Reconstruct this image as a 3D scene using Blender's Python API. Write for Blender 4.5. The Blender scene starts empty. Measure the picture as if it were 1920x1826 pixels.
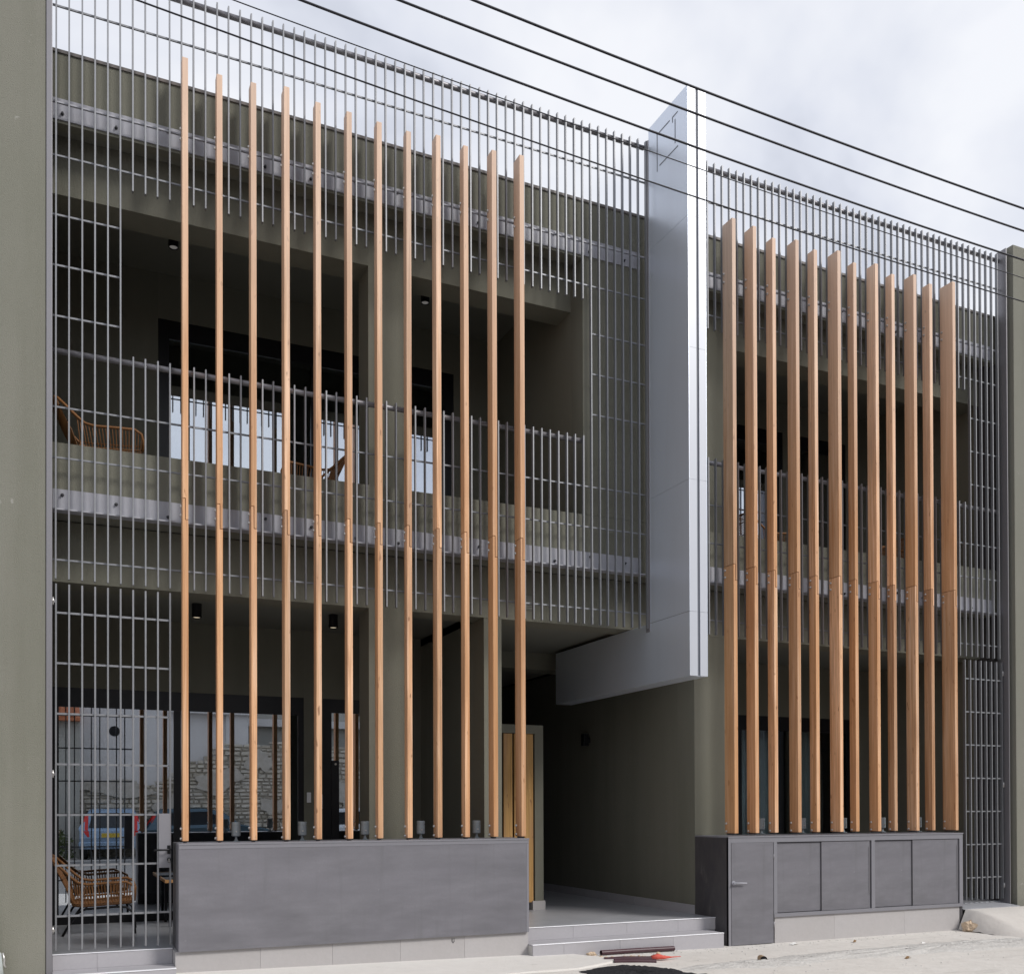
import bpy, math, random
from mathutils import Vector, Matrix
random.seed(7)
scn = bpy.context.scene
COL = scn.collection
R = math.radians

# ------------------------------------------------------------------ camera
CAM_Y, CAM_Z = -8.6, 1.10
F_PX, PSI, PITCH, ROLL, PY0 = 1866.72, 0.426612, 0.0072745, -0.0030756, 1506.85
cam_d = bpy.data.cameras.new('camera')
cam = bpy.data.objects.new('camera', cam_d); COL.objects.link(cam)
fw = Vector((math.sin(PSI)*math.cos(PITCH), math.cos(PSI)*math.cos(PITCH), math.sin(PITCH)))
rt = Vector((math.cos(PSI), -math.sin(PSI), 0)); up = rt.cross(fw)
c_, s_ = math.cos(ROLL), math.sin(ROLL)
rt2, up2 = c_*rt + s_*up, -s_*rt + c_*up
m = Matrix((rt2, up2, -fw)).transposed().to_4x4()
m.translation = (0, CAM_Y, CAM_Z); cam.matrix_world = m
cam_d.sensor_fit = 'HORIZONTAL'; cam_d.sensor_width = 36; cam_d.lens = F_PX/1920*36
cam_d.shift_x = 0; cam_d.shift_y = (PY0-913)/1920
cam_d.clip_start = .05; cam_d.clip_end = 2000
scn.camera = cam

# ------------------------------------------------------------------ world: overcast sky
W = bpy.data.worlds.new('World'); scn.world = W; W.use_nodes = True
wt = W.node_tree; wt.nodes.clear()
def wn(t, **k):
    n = wt.nodes.new(t)
    for a, b in k.items(): setattr(n, a, b)
    return n
SUN_DIR = Vector((.50, -.60, .62)).normalized()
sky = wn('ShaderNodeTexSky', sky_type='NISHITA', sun_disc=False)
sky.sun_elevation = math.asin(SUN_DIR.z); sky.sun_rotation = math.atan2(SUN_DIR.x, SUN_DIR.y)
tc = wn('ShaderNodeTexCoord')
sep = wn('ShaderNodeSeparateXYZ'); wt.links.new(tc.outputs['Generated'], sep.inputs[0])
ad = wn('ShaderNodeMath', operation='ADD'); ad.inputs[1].default_value = .35
mx = wn('ShaderNodeMath', operation='MAXIMUM'); mx.inputs[1].default_value = .12
wt.links.new(sep.outputs[2], ad.inputs[0]); wt.links.new(ad.outputs[0], mx.inputs[0])
dx = wn('ShaderNodeMath', operation='DIVIDE'); dy = wn('ShaderNodeMath', operation='DIVIDE')
wt.links.new(sep.outputs[0], dx.inputs[0]); wt.links.new(mx.outputs[0], dx.inputs[1])
wt.links.new(sep.outputs[1], dy.inputs[0]); wt.links.new(mx.outputs[0], dy.inputs[1])
cmb = wn('ShaderNodeCombineXYZ'); wt.links.new(dx.outputs[0], cmb.inputs[0]); wt.links.new(dy.outputs[0], cmb.inputs[1])
nz = wn('ShaderNodeTexNoise'); nz.inputs['Scale'].default_value = 3.1; nz.inputs['Detail'].default_value = 5; nz.inputs['Roughness'].default_value = .5
nz.inputs['Distortion'].default_value = .25
wt.links.new(cmb.outputs[0], nz.inputs['Vector'])
rp = wn('ShaderNodeValToRGB'); e = rp.color_ramp.elements
e[0].position = .38; e[0].color = (.335, .352, .40, 1)
e[1].position = .60; e[1].color = (.505, .512, .535, 1)
el = e.new(.46); el.color = (.415, .43, .475, 1)
wt.links.new(nz.outputs[0], rp.inputs[0])
sc = wn('ShaderNodeVectorMath', operation='SCALE'); sc.inputs['Scale'].default_value = .10
wt.links.new(sky.outputs[0], sc.inputs[0])
mixw = wn('ShaderNodeMix', data_type='RGBA'); mixw.inputs['Factor'].default_value = .94
wt.links.new(sc.outputs[0], mixw.inputs['A']); wt.links.new(rp.outputs[0], mixw.inputs['B'])
bg = wn('ShaderNodeBackground'); bg.inputs['Strength'].default_value = 1.0
wt.links.new(mixw.outputs['Result'], bg.inputs[0])
wo = wn('ShaderNodeOutputWorld'); wt.links.new(bg.outputs[0], wo.inputs[0])

# ------------------------------------------------------------------ sun behind cloud
sd = bpy.data.lights.new('sun', 'SUN'); so = bpy.data.objects.new('sun', sd); COL.objects.link(so)
sd.energy = 1.4; sd.angle = R(15); sd.color = (1, .965, .92)
so.rotation_euler = SUN_DIR.to_track_quat('Z', 'Y').to_euler(); so.location = SUN_DIR*40

vs = scn.view_settings
vs.view_transform = 'Standard'; vs.look = 'None'; vs.gamma = 1; vs.use_curve_mapping = False
vs.exposure = .92
scn.render.engine = 'CYCLES'
scn.cycles.max_bounces = 6; scn.cycles.diffuse_bounces = 3; scn.cycles.glossy_bounces = 3; scn.cycles.transparent_max_bounces = 12

# ------------------------------------------------------------------ materials
MAT = {}
def mat(name, color, rough=.6, metal=0., spec=.4, noise=None, bump=None, var=None, coords='Object', stretch=(1, 1, 1)):
    """noise=(scale, amount, color2), bump=(scale, strength), var = per-object value jitter"""
    m = bpy.data.materials.new(name); m.use_nodes = True; t = m.node_tree
    b = t.nodes['Principled BSDF']
    b.inputs['Roughness'].default_value = rough; b.inputs['Metallic'].default_value = metal
    b.inputs['Specular IOR Level'].default_value = spec
    col = (*color, 1)
    b.inputs['Base Color'].default_value = col
    src = None
    tcn = t.nodes.new('ShaderNodeTexCoord'); mp = t.nodes.new('ShaderNodeMapping'); mp.inputs['Scale'].default_value = stretch
    t.links.new(tcn.outputs[coords], mp.inputs[0])
    if noise:
        lst = noise if isinstance(noise, list) else [noise]
        for lay in lst:
            sc_, amt, c2 = lay[:3]; lo_r, hi_r = lay[3:5] if len(lay) > 3 else (.35, .68)
            mpl = mp
            if len(lay) > 5:
                mpl = t.nodes.new('ShaderNodeMapping'); mpl.inputs['Scale'].default_value = lay[5]; t.links.new(tcn.outputs[coords], mpl.inputs[0])
            n = t.nodes.new('ShaderNodeTexNoise'); n.inputs['Scale'].default_value = sc_; n.inputs['Detail'].default_value = 5
            n.inputs['Roughness'].default_value = .6
            t.links.new(mpl.outputs[0], n.inputs['Vector'])
            r = t.nodes.new('ShaderNodeMapRange'); r.inputs[1].default_value = lo_r; r.inputs[2].default_value = hi_r
            r.inputs[4].default_value = amt; t.links.new(n.outputs[0], r.inputs[0])
            x = t.nodes.new('ShaderNodeMix'); x.data_type = 'RGBA'
            t.links.new(r.outputs[0], x.inputs['Factor'])
            if src is None: x.inputs['A'].default_value = col
            else: t.links.new(src, x.inputs['A'])
            x.inputs['B'].default_value = (*c2, 1); src = x.outputs['Result']
    if var:
        oi = t.nodes.new('ShaderNodeObjectInfo'); hs = t.nodes.new('ShaderNodeHueSaturation')
        r = t.nodes.new('ShaderNodeMapRange'); r.inputs[3].default_value = 1-var; r.inputs[4].default_value = 1+var
        t.links.new(oi.outputs['Random'], r.inputs[0]); t.links.new(r.outputs[0], hs.inputs['Value'])
        if src is None: hs.inputs['Color'].default_value = col
        else: t.links.new(src, hs.inputs['Color'])
        src = hs.outputs[0]
    if src is not None: t.links.new(src, b.inputs['Base Color'])
    if bump:
        n = t.nodes.new('ShaderNodeTexNoise'); n.inputs['Scale'].default_value = bump[0]; n.inputs['Detail'].default_value = 4
        t.links.new(mp.outputs[0], n.inputs['Vector'])
        bp = t.nodes.new('ShaderNodeBump'); bp.inputs['Strength'].default_value = bump[1]; bp.inputs['Distance'].default_value = .01
        t.links.new(n.outputs[0], bp.inputs['Height']); t.links.new(bp.outputs[0], b.inputs['Normal'])
    MAT[name] = m
    return m

OLIVE = (.200, .195, .162)
mat('stucco', OLIVE, .9, spec=.15, noise=[(1.1, .4, (.21, .205, .165)), (.45, .35, (.16, .16, .12)), (2.5, .45, (.135, .135, .105), .46, .72, (1, 1, .1)), (170, .35, (.14, .14, .112))], bump=(170, .45))
mat('stucco_old', (.235, .231, .196), .92, spec=.15, noise=[(1.3, .45, (.27, .26, .228)), (.5, .5, (.19, .192, .152)), (3, .5, (.16, .16, .125), .48, .72, (1, 1, .09)), (5, .8, (.42, .41, .38), .70, .75), (9, .6, (.15, .15, .12), .72, .76), (150, .3, (.185, .185, .15))], bump=(140, .6))
mat('stucco_soffit', (.19, .19, .165), .9, spec=.1, bump=(170, .3))
mat('coping', (.13, .12, .115), .5, noise=(9, .5, (.2, .16, .14)))
mat('bar', (.255, .26, .275), .5, .5, noise=(30, .45, (.20, .205, .215)), var=.06)
mat('rail', (.235, .23, .245), .45, .5, noise=(12, .45, (.26, .245, .255)))
mat('galv', (.355, .357, .388), .5, .0, noise=[(3, .6, (.31, .31, .35)), (18, .35, (.45, .45, .495)), (12, .5, (.25, .25, .28), .52, .72, (1, 1, .1))], stretch=(1, 1, .35))
mat('bolt_dark', (.05, .05, .055), .5, .4)
mat('bolt', (.62, .6, .58), .3, .8)
mat('steel_paint', (.175, .170, .190), .48, .0, noise=[(1.6, .85, (.125, .123, .134), .35, .68, (.5, 1, 1.2)), (5, .55, (.225, .22, .242), .4, .7, (.35, 1, 1.5)), (7, .35, (.12, .12, .125), .55, .75, (1.6, 1, .12)), (14, .55, (.27, .265, .28), .70, .76, (1, 1, .6)), (60, .2, (.13, .13, .14))], bump=(40, .06))
mat('steel_dark', (.055, .052, .06), .45, .1, noise=[(3, .6, (.08, .075, .08)), (9, .6, (.17, .16, .16), .60, .74), (14, .35, (.11, .105, .1))], stretch=(1, 1, .4))
mat('steel_edge', (.215, .212, .232), .45, .0, noise=(8, .4, (.19, .19, .21)))
mat('alu_panel', (.72, .775, .865), .34, .62, spec=.5, noise=[(1.0, .25, (.67, .71, .79)), (4, .15, (.55, .58, .64), .5, .72, (1, 1, .1))])
mat('alu_front', (.54, .56, .61), .38, .1, spec=.5, noise=(1.0, .2, (.51, .53, .58)))
mat('groove', (.16, .17, .2), .5)
mat('frame_black', (.012, .012, .014), .35, .2, noise=(20, .3, (.02, .02, .024)))
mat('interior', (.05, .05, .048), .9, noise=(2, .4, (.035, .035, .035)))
mat('floor_tile', (.38, .385, .41), .35, noise=[(6, .5, (.27, .275, .295)), (60, .3, (.36, .365, .38))], bump=(60, .05))
mat('stone_clad', (.40, .385, .385), .7, noise=[(2.5, .5, (.35, .335, .335)), (30, .35, (.45, .43, .43)), (.8, .3, (.44, .41, .39))], bump=(60, .08), var=.035)
mat('riser', (.39, .378, .398), .6, noise=[(3, .5, (.335, .325, .345)), (40, .3, (.43, .42, .43))], bump=(60, .06), var=.03)
mat('nosing', (.88, .89, .92), .3, .15)
mat('wire', (.012, .012, .018), .5)
mat('black_metal', (.012, .012, .014), .4, .4, noise=(30, .3, (.025, .025, .03)))
mat('rattan', (.27, .125, .045), .55, noise=(60, .6, (.17, .07, .022)), var=.1)
mat('rattan_dark', (.15, .07, .028), .6, noise=(80, .6, (.09, .04, .015)))
mat('spot_grey', (.27, .32, .35), .45, .0, noise=(20, .3, (.21, .25, .28)))
mat('white_plastic', (.75, .75, .76), .35, noise=(10, .2, (.7, .7, .7)))
mat('curtain', (.42, .50, .50), .85, noise=(2, .3, (.34, .41, .42)))
mat('conduit', (.055, .022, .03), .4, noise=(12, .4, (.09, .05, .055)))
mat('red_rag', (.55, .07, .05), .7, noise=(30, .4, (.7, .2, .15)))
mat('plastic_pale', (.42, .46, .45), .5, noise=[(25, .6, (.3, .33, .33)), (9, .4, (.52, .52, .49))])
mat('rust_metal', (.42, .30, .18), .6, noise=(30, .5, (.25, .16, .09)))
mat('paper', (.8, .79, .76), .8, noise=(15, .2, (.7, .69, .66)))
mat('dry_leaf', (.22, .13, .06), .8, noise=(30, .4, (.3, .2, .1)))
mat('rubble', (.55, .43, .31), .95, noise=[(9, .6, (.68, .55, .42)), (25, .5, (.38, .28, .18))], bump=(30, .8))
mat('ramp', (.56, .53, .495), .9, noise=[(3, .5, (.62, .59, .55)), (14, .35, (.49, .455, .42))], bump=(30, .3))
mat('pavement', (.64, .615, .58), .9, spec=.1, noise=[(1.4, .5, (.70, .68, .65)), (9, .4, (.55, .53, .50)), (6, .7, (.40, .38, .35), .66, .74), (60, .3, (.68, .66, .63))], bump=(50, .3))
mat('plaster_far', (.66, .64, .625), .9, noise=[(.5, .5, (.62, .60, .59)), (3, .3, (.80, .79, .78))], bump=(20, .2))
mat('stone_far', (.54, .49, .40), .95, noise=[(1.2, .7, (.68, .65, .60)), (5, .5, (.40, .36, .29))], bump=(12, .6))
mat('remnant_far', (.44, .40, .34), .95, noise=[(3, .6, (.46, .42, .36)), (9, .4, (.64, .61, .56))], bump=(15, .5))
mat('mortar_far', (.50, .455, .385), .95, noise=(4, .4, (.34, .31, .27)))
mat('roof_tile', (.46, .17, .08), .8, noise=(4, .6, (.34, .12, .06)), var=.15)
mat('house_far', (.42, .41, .37), .9, noise=(1, .5, (.33, .33, .30)))
mat('dark_brick', (.085, .072, .06), .9, noise=(1, .5, (.06, .052, .045)))
mat('window_far', (.03, .035, .045), .15, noise=(1, .3, (.05, .06, .07)))
mat('car_blue', (.24, .34, .47), .25, .3, noise=(3, .1, (.25, .35, .48)))
mat('car_teal', (.07, .11, .14), .22, .5, noise=(3, .1, (.08, .12, .15)))
mat('car_white', (.62, .64, .66), .25, .1, noise=(3, .1, (.6, .62, .64)))
mat('car_glass', (.02, .025, .03), .06, noise=(3, .1, (.025, .03, .035)))
mat('tyre', (.02, .02, .02), .85, noise=(30, .3, (.03, .03, .03)))
mat('rim', (.45, .46, .48), .35, .8, noise=(10, .2, (.4, .4, .42)))
mat('tail_red', (.60, .02, .015), .2, noise=(20, .2, (.5, .02, .015)))
mat('plate_yellow', (.55, .40, .06), .4, noise=(20, .2, (.5, .36, .05)))
mat('leaf', (.075, .10, .03), .7, noise=(3, .6, (.12, .14, .045)), var=.2)
mat('roofing', (.2, .2, .19), .9, noise=(2, .4, (.16, .16, .15)))
mat('louvre', (.22, .22, .19), .7, noise=(8, .3, (.18, .18, .15)))

def wood_mat(name, c1, c2, c3, var, grey=.35):
    m = bpy.data.materials.new(name); m.use_nodes = True; t = m.node_tree; b = t.nodes['Principled BSDF']
    b.inputs['Roughness'].default_value = .55; b.inputs['Specular IOR Level'].default_value = .3
    tcn = t.nodes.new('ShaderNodeTexCoord'); oi = t.nodes.new('ShaderNodeObjectInfo')
    off = t.nodes.new('ShaderNodeVectorMath'); off.operation = 'MULTIPLY_ADD'
    rv = t.nodes.new('ShaderNodeCombineXYZ')
    for i in range(3): t.links.new(oi.outputs['Random'], rv.inputs[i])
    t.links.new(rv.outputs[0], off.inputs[0]); off.inputs[1].default_value = (37, 53, 91); t.links.new(tcn.outputs['Object'], off.inputs[2])
    mp = t.nodes.new('ShaderNodeMapping'); mp.inputs['Scale'].default_value = (22, 22, .55); t.links.new(off.outputs[0], mp.inputs[0])
    n = t.nodes.new('ShaderNodeTexNoise'); n.inputs['Scale'].default_value = 1.4; n.inputs['Detail'].default_value = 6; n.inputs['Distortion'].default_value = .6
    t.links.new(mp.outputs[0], n.inputs['Vector'])
    r = t.nodes.new('ShaderNodeValToRGB'); e = r.color_ramp.elements
    e[0].position = .32; e[0].color = (*c1, 1); e[1].position = .68; e[1].color = (*c3, 1); k = e.new(.5); k.color = (*c2, 1)
    t.links.new(n.outputs[0], r.inputs[0])
    mp2 = t.nodes.new('ShaderNodeMapping'); mp2.inputs['Scale'].default_value = (160, 160, 3); t.links.new(off.outputs[0], mp2.inputs[0])
    n2 = t.nodes.new('ShaderNodeTexNoise'); n2.inputs['Scale'].default_value = 1; n2.inputs['Detail'].default_value = 3; t.links.new(mp2.outputs[0], n2.inputs['Vector'])
    mr = t.nodes.new('ShaderNodeMapRange'); mr.inputs[1].default_value = .3; mr.inputs[2].default_value = .7; mr.inputs[3].default_value = .76; mr.inputs[4].default_value = 1.13
    t.links.new(n2.outputs[0], mr.inputs[0])
    hs = t.nodes.new('ShaderNodeHueSaturation'); t.links.new(r.outputs[0], hs.inputs['Color'])
    r2 = t.nodes.new('ShaderNodeMapRange'); r2.inputs[3].default_value = 1-var; r2.inputs[4].default_value = 1+var; t.links.new(oi.outputs['Random'], r2.inputs[0])
    mu = t.nodes.new('ShaderNodeMath'); mu.operation = 'MULTIPLY'; t.links.new(r2.outputs[0], mu.inputs[0]); t.links.new(mr.outputs[0], mu.inputs[1])
    t.links.new(mu.outputs[0], hs.inputs['Value'])
    mp3 = t.nodes.new('ShaderNodeMapping'); mp3.inputs['Scale'].default_value = (9, 9, 1.1); t.links.new(off.outputs[0], mp3.inputs[0])
    n3 = t.nodes.new('ShaderNodeTexNoise'); n3.inputs['Scale'].default_value = 1; n3.inputs['Detail'].default_value = 4; t.links.new(mp3.outputs[0], n3.inputs['Vector'])
    m3 = t.nodes.new('ShaderNodeMapRange'); m3.inputs[1].default_value = .52; m3.inputs[2].default_value = .74; m3.inputs[4].default_value = .6; t.links.new(n3.outputs[0], m3.inputs[0])
    sm_ = t.nodes.new('ShaderNodeMix'); sm_.data_type = 'RGBA'; t.links.new(m3.outputs[0], sm_.inputs['Factor']); t.links.new(hs.outputs[0], sm_.inputs['A']); sm_.inputs['B'].default_value = (.36, .20, .12, 1)
    mp4 = t.nodes.new('ShaderNodeMapping'); mp4.inputs['Scale'].default_value = (30, 30, 9); t.links.new(off.outputs[0], mp4.inputs[0])
    n4 = t.nodes.new('ShaderNodeTexNoise'); n4.inputs['Scale'].default_value = 1; n4.inputs['Detail'].default_value = 1; t.links.new(mp4.outputs[0], n4.inputs['Vector'])
    m4 = t.nodes.new('ShaderNodeMapRange'); m4.inputs[1].default_value = .70; m4.inputs[2].default_value = .78; m4.inputs[4].default_value = .75; t.links.new(n4.outputs[0], m4.inputs[0])
    sk = t.nodes.new('ShaderNodeMix'); sk.data_type = 'RGBA'; t.links.new(m4.outputs[0], sk.inputs['Factor']); t.links.new(sm_.outputs['Result'], sk.inputs['A']); sk.inputs['B'].default_value = (.22, .10, .05, 1)
    rm = t.nodes.new('ShaderNodeMath'); rm.operation = 'MULTIPLY'; rm.inputs[1].default_value = 17.13; t.links.new(oi.outputs['Random'], rm.inputs[0])
    fr = t.nodes.new('ShaderNodeMath'); fr.operation = 'FRACT'; t.links.new(rm.outputs[0], fr.inputs[0])
    fm = t.nodes.new('ShaderNodeMapRange'); fm.inputs[1].default_value = .35; fm.inputs[4].default_value = .6; t.links.new(fr.outputs[0], fm.inputs[0])
    tone = t.nodes.new('ShaderNodeMix'); tone.data_type = 'RGBA'; t.links.new(fm.outputs[0], tone.inputs['Factor']); t.links.new(sk.outputs['Result'], tone.inputs['A']); tone.inputs['B'].default_value = (.53, .26, .105, 1)
    # paler, greyer upper ends: sky brightening put into the wood colour by height
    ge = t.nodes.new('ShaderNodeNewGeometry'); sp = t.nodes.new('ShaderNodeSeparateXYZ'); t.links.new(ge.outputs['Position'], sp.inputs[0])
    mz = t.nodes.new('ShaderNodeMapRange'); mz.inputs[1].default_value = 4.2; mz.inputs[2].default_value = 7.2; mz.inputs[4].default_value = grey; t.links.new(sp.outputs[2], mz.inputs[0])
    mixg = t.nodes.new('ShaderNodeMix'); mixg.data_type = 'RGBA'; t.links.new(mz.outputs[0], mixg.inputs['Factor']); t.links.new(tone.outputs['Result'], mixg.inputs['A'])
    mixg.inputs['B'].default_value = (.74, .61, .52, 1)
    t.links.new(mixg.outputs['Result'], b.inputs['Base Color'])
    bp = t.nodes.new('ShaderNodeBump'); bp.inputs['Strength'].default_value = .12; bp.inputs['Distance'].default_value = .004
    t.links.new(n2.outputs[0], bp.inputs['Height']); t.links.new(bp.outputs[0], b.inputs['Normal'])
    MAT[name] = m
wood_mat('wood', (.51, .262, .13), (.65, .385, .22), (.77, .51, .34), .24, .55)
wood_mat('wood_slat', (.42, .23, .08), (.48, .28, .10), (.52, .31, .13), .06, 0)

def glass(name, tint, refl, trans=(.62, .68, .68)):
    m = bpy.data.materials.new(name); m.use_nodes = True; t = m.node_tree; t.nodes.clear()
    o = t.nodes.new('ShaderNodeOutputMaterial'); mixn = t.nodes.new('ShaderNodeMixShader')
    tr = t.nodes.new('ShaderNodeBsdfTransparent'); tr.inputs[0].default_value = (*trans, 1)
    gl = t.nodes.new('ShaderNodeBsdfGlossy'); gl.inputs['Color'].default_value = (*tint, 1); gl.inputs['Roughness'].default_value = .004
    lw = t.nodes.new('ShaderNodeFresnel'); lw.inputs[0].default_value = 1.5
    mr = t.nodes.new('ShaderNodeMapRange'); mr.inputs[1].default_value = .04; mr.inputs[2].default_value = 1; mr.inputs[3].default_value = refl; mr.inputs[4].default_value = 1
    n = t.nodes.new('ShaderNodeTexNoise'); n.inputs['Scale'].default_value = 1.2
    tcn = t.nodes.new('ShaderNodeTexCoord'); t.links.new(tcn.outputs['Object'], n.inputs['Vector'])
    bp = t.nodes.new('ShaderNodeBump'); bp.inputs['Strength'].default_value = .02; bp.inputs['Distance'].default_value = .01
    t.links.new(n.outputs[0], bp.inputs['Height']); t.links.new(bp.outputs[0], gl.inputs['Normal'])
    t.links.new(lw.outputs[0], mr.inputs[0]); t.links.new(mr.outputs[0], mixn.inputs[0])
    t.links.new(tr.outputs[0], mixn.inputs[1]); t.links.new(gl.outputs[0], mixn.inputs[2]); t.links.new(mixn.outputs[0], o.inputs[0])
    MAT[name] = m
glass('pane', (.82, .87, .95), .62)
glass('pane_clear', (.78, .86, .95), .10, (.92, .95, .95))

def emit(name, col, st):
    m = bpy.data.materials.new(name); m.use_nodes = True; b = m.node_tree.nodes['Principled BSDF']
    b.inputs['Base Color'].default_value = (.35, .35, .35, 1); b.inputs['Emission Color'].default_value = (*col, 1); b.inputs['Emission Strength'].default_value = st
    MAT[name] = m
emit('lamp_warm', (1, .85, .6), .30); emit('lamp_white', (1, .95, .9), .05)

# ground: pale dusty concrete with stains
def ground_mat():
    m = mat('ground', (.62, .59, .55), .95, spec=.1, noise=[(1.6, .45, (.69, .665, .63)), (.5, .4, (.54, .51, .47)), (7, .45, (.47, .445, .41)), (11, .6, (.34, .32, .295), .62, .72), (3, .5, (.40, .38, .35), .58, .74, (.4, 2.2, 1)), (45, .3, (.70, .68, .65))], bump=(35, .5))
    mat('asphalt', (.018, .018, .021), .95, spec=.2, noise=(60, .6, (.045, .045, .048)), bump=(90, 1))
    mat('road', (.19, .188, .185), .9, spec=.2, noise=[(2, .5, (.24, .235, .23)), (60, .4, (.12, .12, .12))], bump=(80, .5))
    mat('concrete_rough', (.52, .505, .48), .95, spec=.1, noise=[(4, .6, (.60, .58, .55)), (22, .5, (.38, .37, .355))], bump=(40, 1))
ground_mat()

# ------------------------------------------------------------------ mesh helpers
WORLD = {}      # object -> world origin
def link(o, parent, org):
    COL.objects.link(o)
    p = WORLD[parent] if parent else Vector((0, 0, 0))
    o.parent = parent; o.location = org - p; WORLD[o] = org
class MB:
    def __init__(s): s.v = []; s.f = []; s.sm = []
    def add(s, v, f, smooth=False):
        b = len(s.v); s.v += [Vector(q) for q in v]; s.f += [tuple(b+i for i in q) for q in f]; s.sm += [smooth]*len(f); return s
    def box(s, x0, x1, y0, y1, z0, z1):
        return s.add([(x0,y0,z0),(x1,y0,z0),(x1,y1,z0),(x0,y1,z0),(x0,y0,z1),(x1,y0,z1),(x1,y1,z1),(x0,y1,z1)],
                     [(0,3,2,1),(4,5,6,7),(0,1,5,4),(1,2,6,5),(2,3,7,6),(3,0,4,7)])
    def prism(s, poly, a0, a1, axis='y'):
        """poly in the plane across the axis; y: (x,z), x: (y,z), z: (x,y)"""
        def P(p, a): return {'y': (p[0], a, p[1]), 'x': (a, p[0], p[1]), 'z': (p[0], p[1], a)}[axis]
        n = len(poly); v = [P(p, a0) for p in poly] + [P(p, a1) for p in poly]
        f = [tuple(range(n)), tuple(range(2*n-1, n-1, -1))] + [(i, n+i, n+(i+1) % n, (i+1) % n) for i in range(n)]
        return s.add(v, f)
    def tube(s, pts, r, n=8, cap=True, radii=None):
        pts = [Vector(p) for p in pts]; v = []; ref = Vector((0, 0, 1))
        for i, p in enumerate(pts):
            d = (pts[min(i+1, len(pts)-1)] - pts[max(i-1, 0)]).normalized()
            a = d.cross(ref)
            if a.length < .05: a = d.cross(Vector((1, 0, 0)))
            a.normalize(); b = d.cross(a); rr = radii[i] if radii else r
            for k in range(n):
                t = 2*math.pi*k/n; v.append(p + a*rr*math.cos(t) + b*rr*math.sin(t))
        f = [(i*n+k, i*n+(k+1) % n, (i+1)*n+(k+1) % n, (i+1)*n+k) for i in range(len(pts)-1) for k in range(n)]
        s.add(v, f, True)
        if cap:
            b = len(s.v) - len(v); L = (len(pts)-1)*n
            s.f += [tuple(b+k for k in reversed(range(n))), tuple(b+L+k for k in range(n))]; s.sm += [False, False]
        return s
    def lathe(s, c, prof, n=16, axis='z'):
        """prof list of (r, h)"""
        v = []
        for r, h in prof:
            for k in range(n):
                t = 2*math.pi*k/n; a, b = r*math.cos(t), r*math.sin(t)
                v.append(Vector(c) + (Vector((a, b, h)) if axis == 'z' else Vector((a, h, b)) if axis == 'y' else Vector((h, a, b))))
        f = [(i*n+k, i*n+(k+1) % n, (i+1)*n+(k+1) % n, (i+1)*n+k) for i in range(len(prof)-1) for k in range(n)]
        f += [tuple(reversed(range(n))), tuple((len(prof)-1)*n+k for k in range(n))]
        return s.add(v, f, False)
    def build(s, name, m, parent=None, origin=None, bevel=0, label=None, kind=None, fix=True):
        lo = Vector([min(p[i] for p in s.v) for i in range(3)]); hi = Vector([max(p[i] for p in s.v) for i in range(3)])
        org = Vector(origin) if origin is not None else (lo+hi)/2
        me = bpy.data.meshes.new(name); me.from_pydata([p-org for p in s.v], [], s.f)
        me.polygons.foreach_set('use_smooth', s.sm)
        if fix:
            import bmesh
            bm = bmesh.new(); bm.from_mesh(me); bmesh.ops.recalc_face_normals(bm, faces=bm.faces); bm.to_mesh(me); bm.free()
        me.materials.append(MAT[m]); me.update()
        o = bpy.data.objects.new(name, me); link(o, parent, org)
        if bevel:
            md = o.modifiers.new('bevel', 'BEVEL'); md.width = bevel; md.segments = 2; md.limit_method = 'ANGLE'
        if label: o['label'] = label
        if kind: o['kind'] = kind
        return o
def thing(name, loc, label, cat, group=None):
    o = bpy.data.objects.new(name, None); o.empty_display_size = .1; link(o, None, Vector(loc))
    return tag(o, label, cat, group)
def tag(o, label, cat, group=None):
    o['label'] = label; o['category'] = cat
    if group: o['group'] = group
    return o
def bx(name, x0, x1, y0, y1, z0, z1, m, parent=None, **k): return MB().box(x0, x1, y0, y1, z0, z1).build(name, m, parent, fix=False, **k)
CACHE = {}
def shared(name, key, maker, m, parent, org, bevel=0):
    """alike pieces share one mesh: maker() returns an MB centred on the origin"""
    k = (key, m)
    if k not in CACHE:
        o = maker().build(name, m, None, origin=(0, 0, 0)); CACHE[k] = o.data
        COL.objects.unlink(o); WORLD.pop(o); bpy.data.objects.remove(o)
    o = bpy.data.objects.new(name, CACHE[k]); link(o, parent, Vector(org))
    if bevel:
        md = o.modifiers.new('bevel', 'BEVEL'); md.width = bevel; md.segments = 1; md.limit_method = 'ANGLE'
    return o
def cbox(a, b, c): return lambda: MB().box(-a/2, a/2, -b/2, b/2, -c/2, c/2)
def copy_tree(o, parent, org):
    c = o.copy(); COL.objects.link(c); c.parent = parent; WORLD[c] = org
    c.location = org - (WORLD[parent] if parent else Vector((0, 0, 0)))
    for ch in list(o.children):
        copy_tree(ch, c, org + (WORLD[ch] - WORLD[o]))
    return c

ORD = ['first', 'second', 'third', 'fourth', 'fifth', 'sixth', 'seventh', 'eighth', 'ninth', 'tenth', 'eleventh', 'twelfth']

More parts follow.
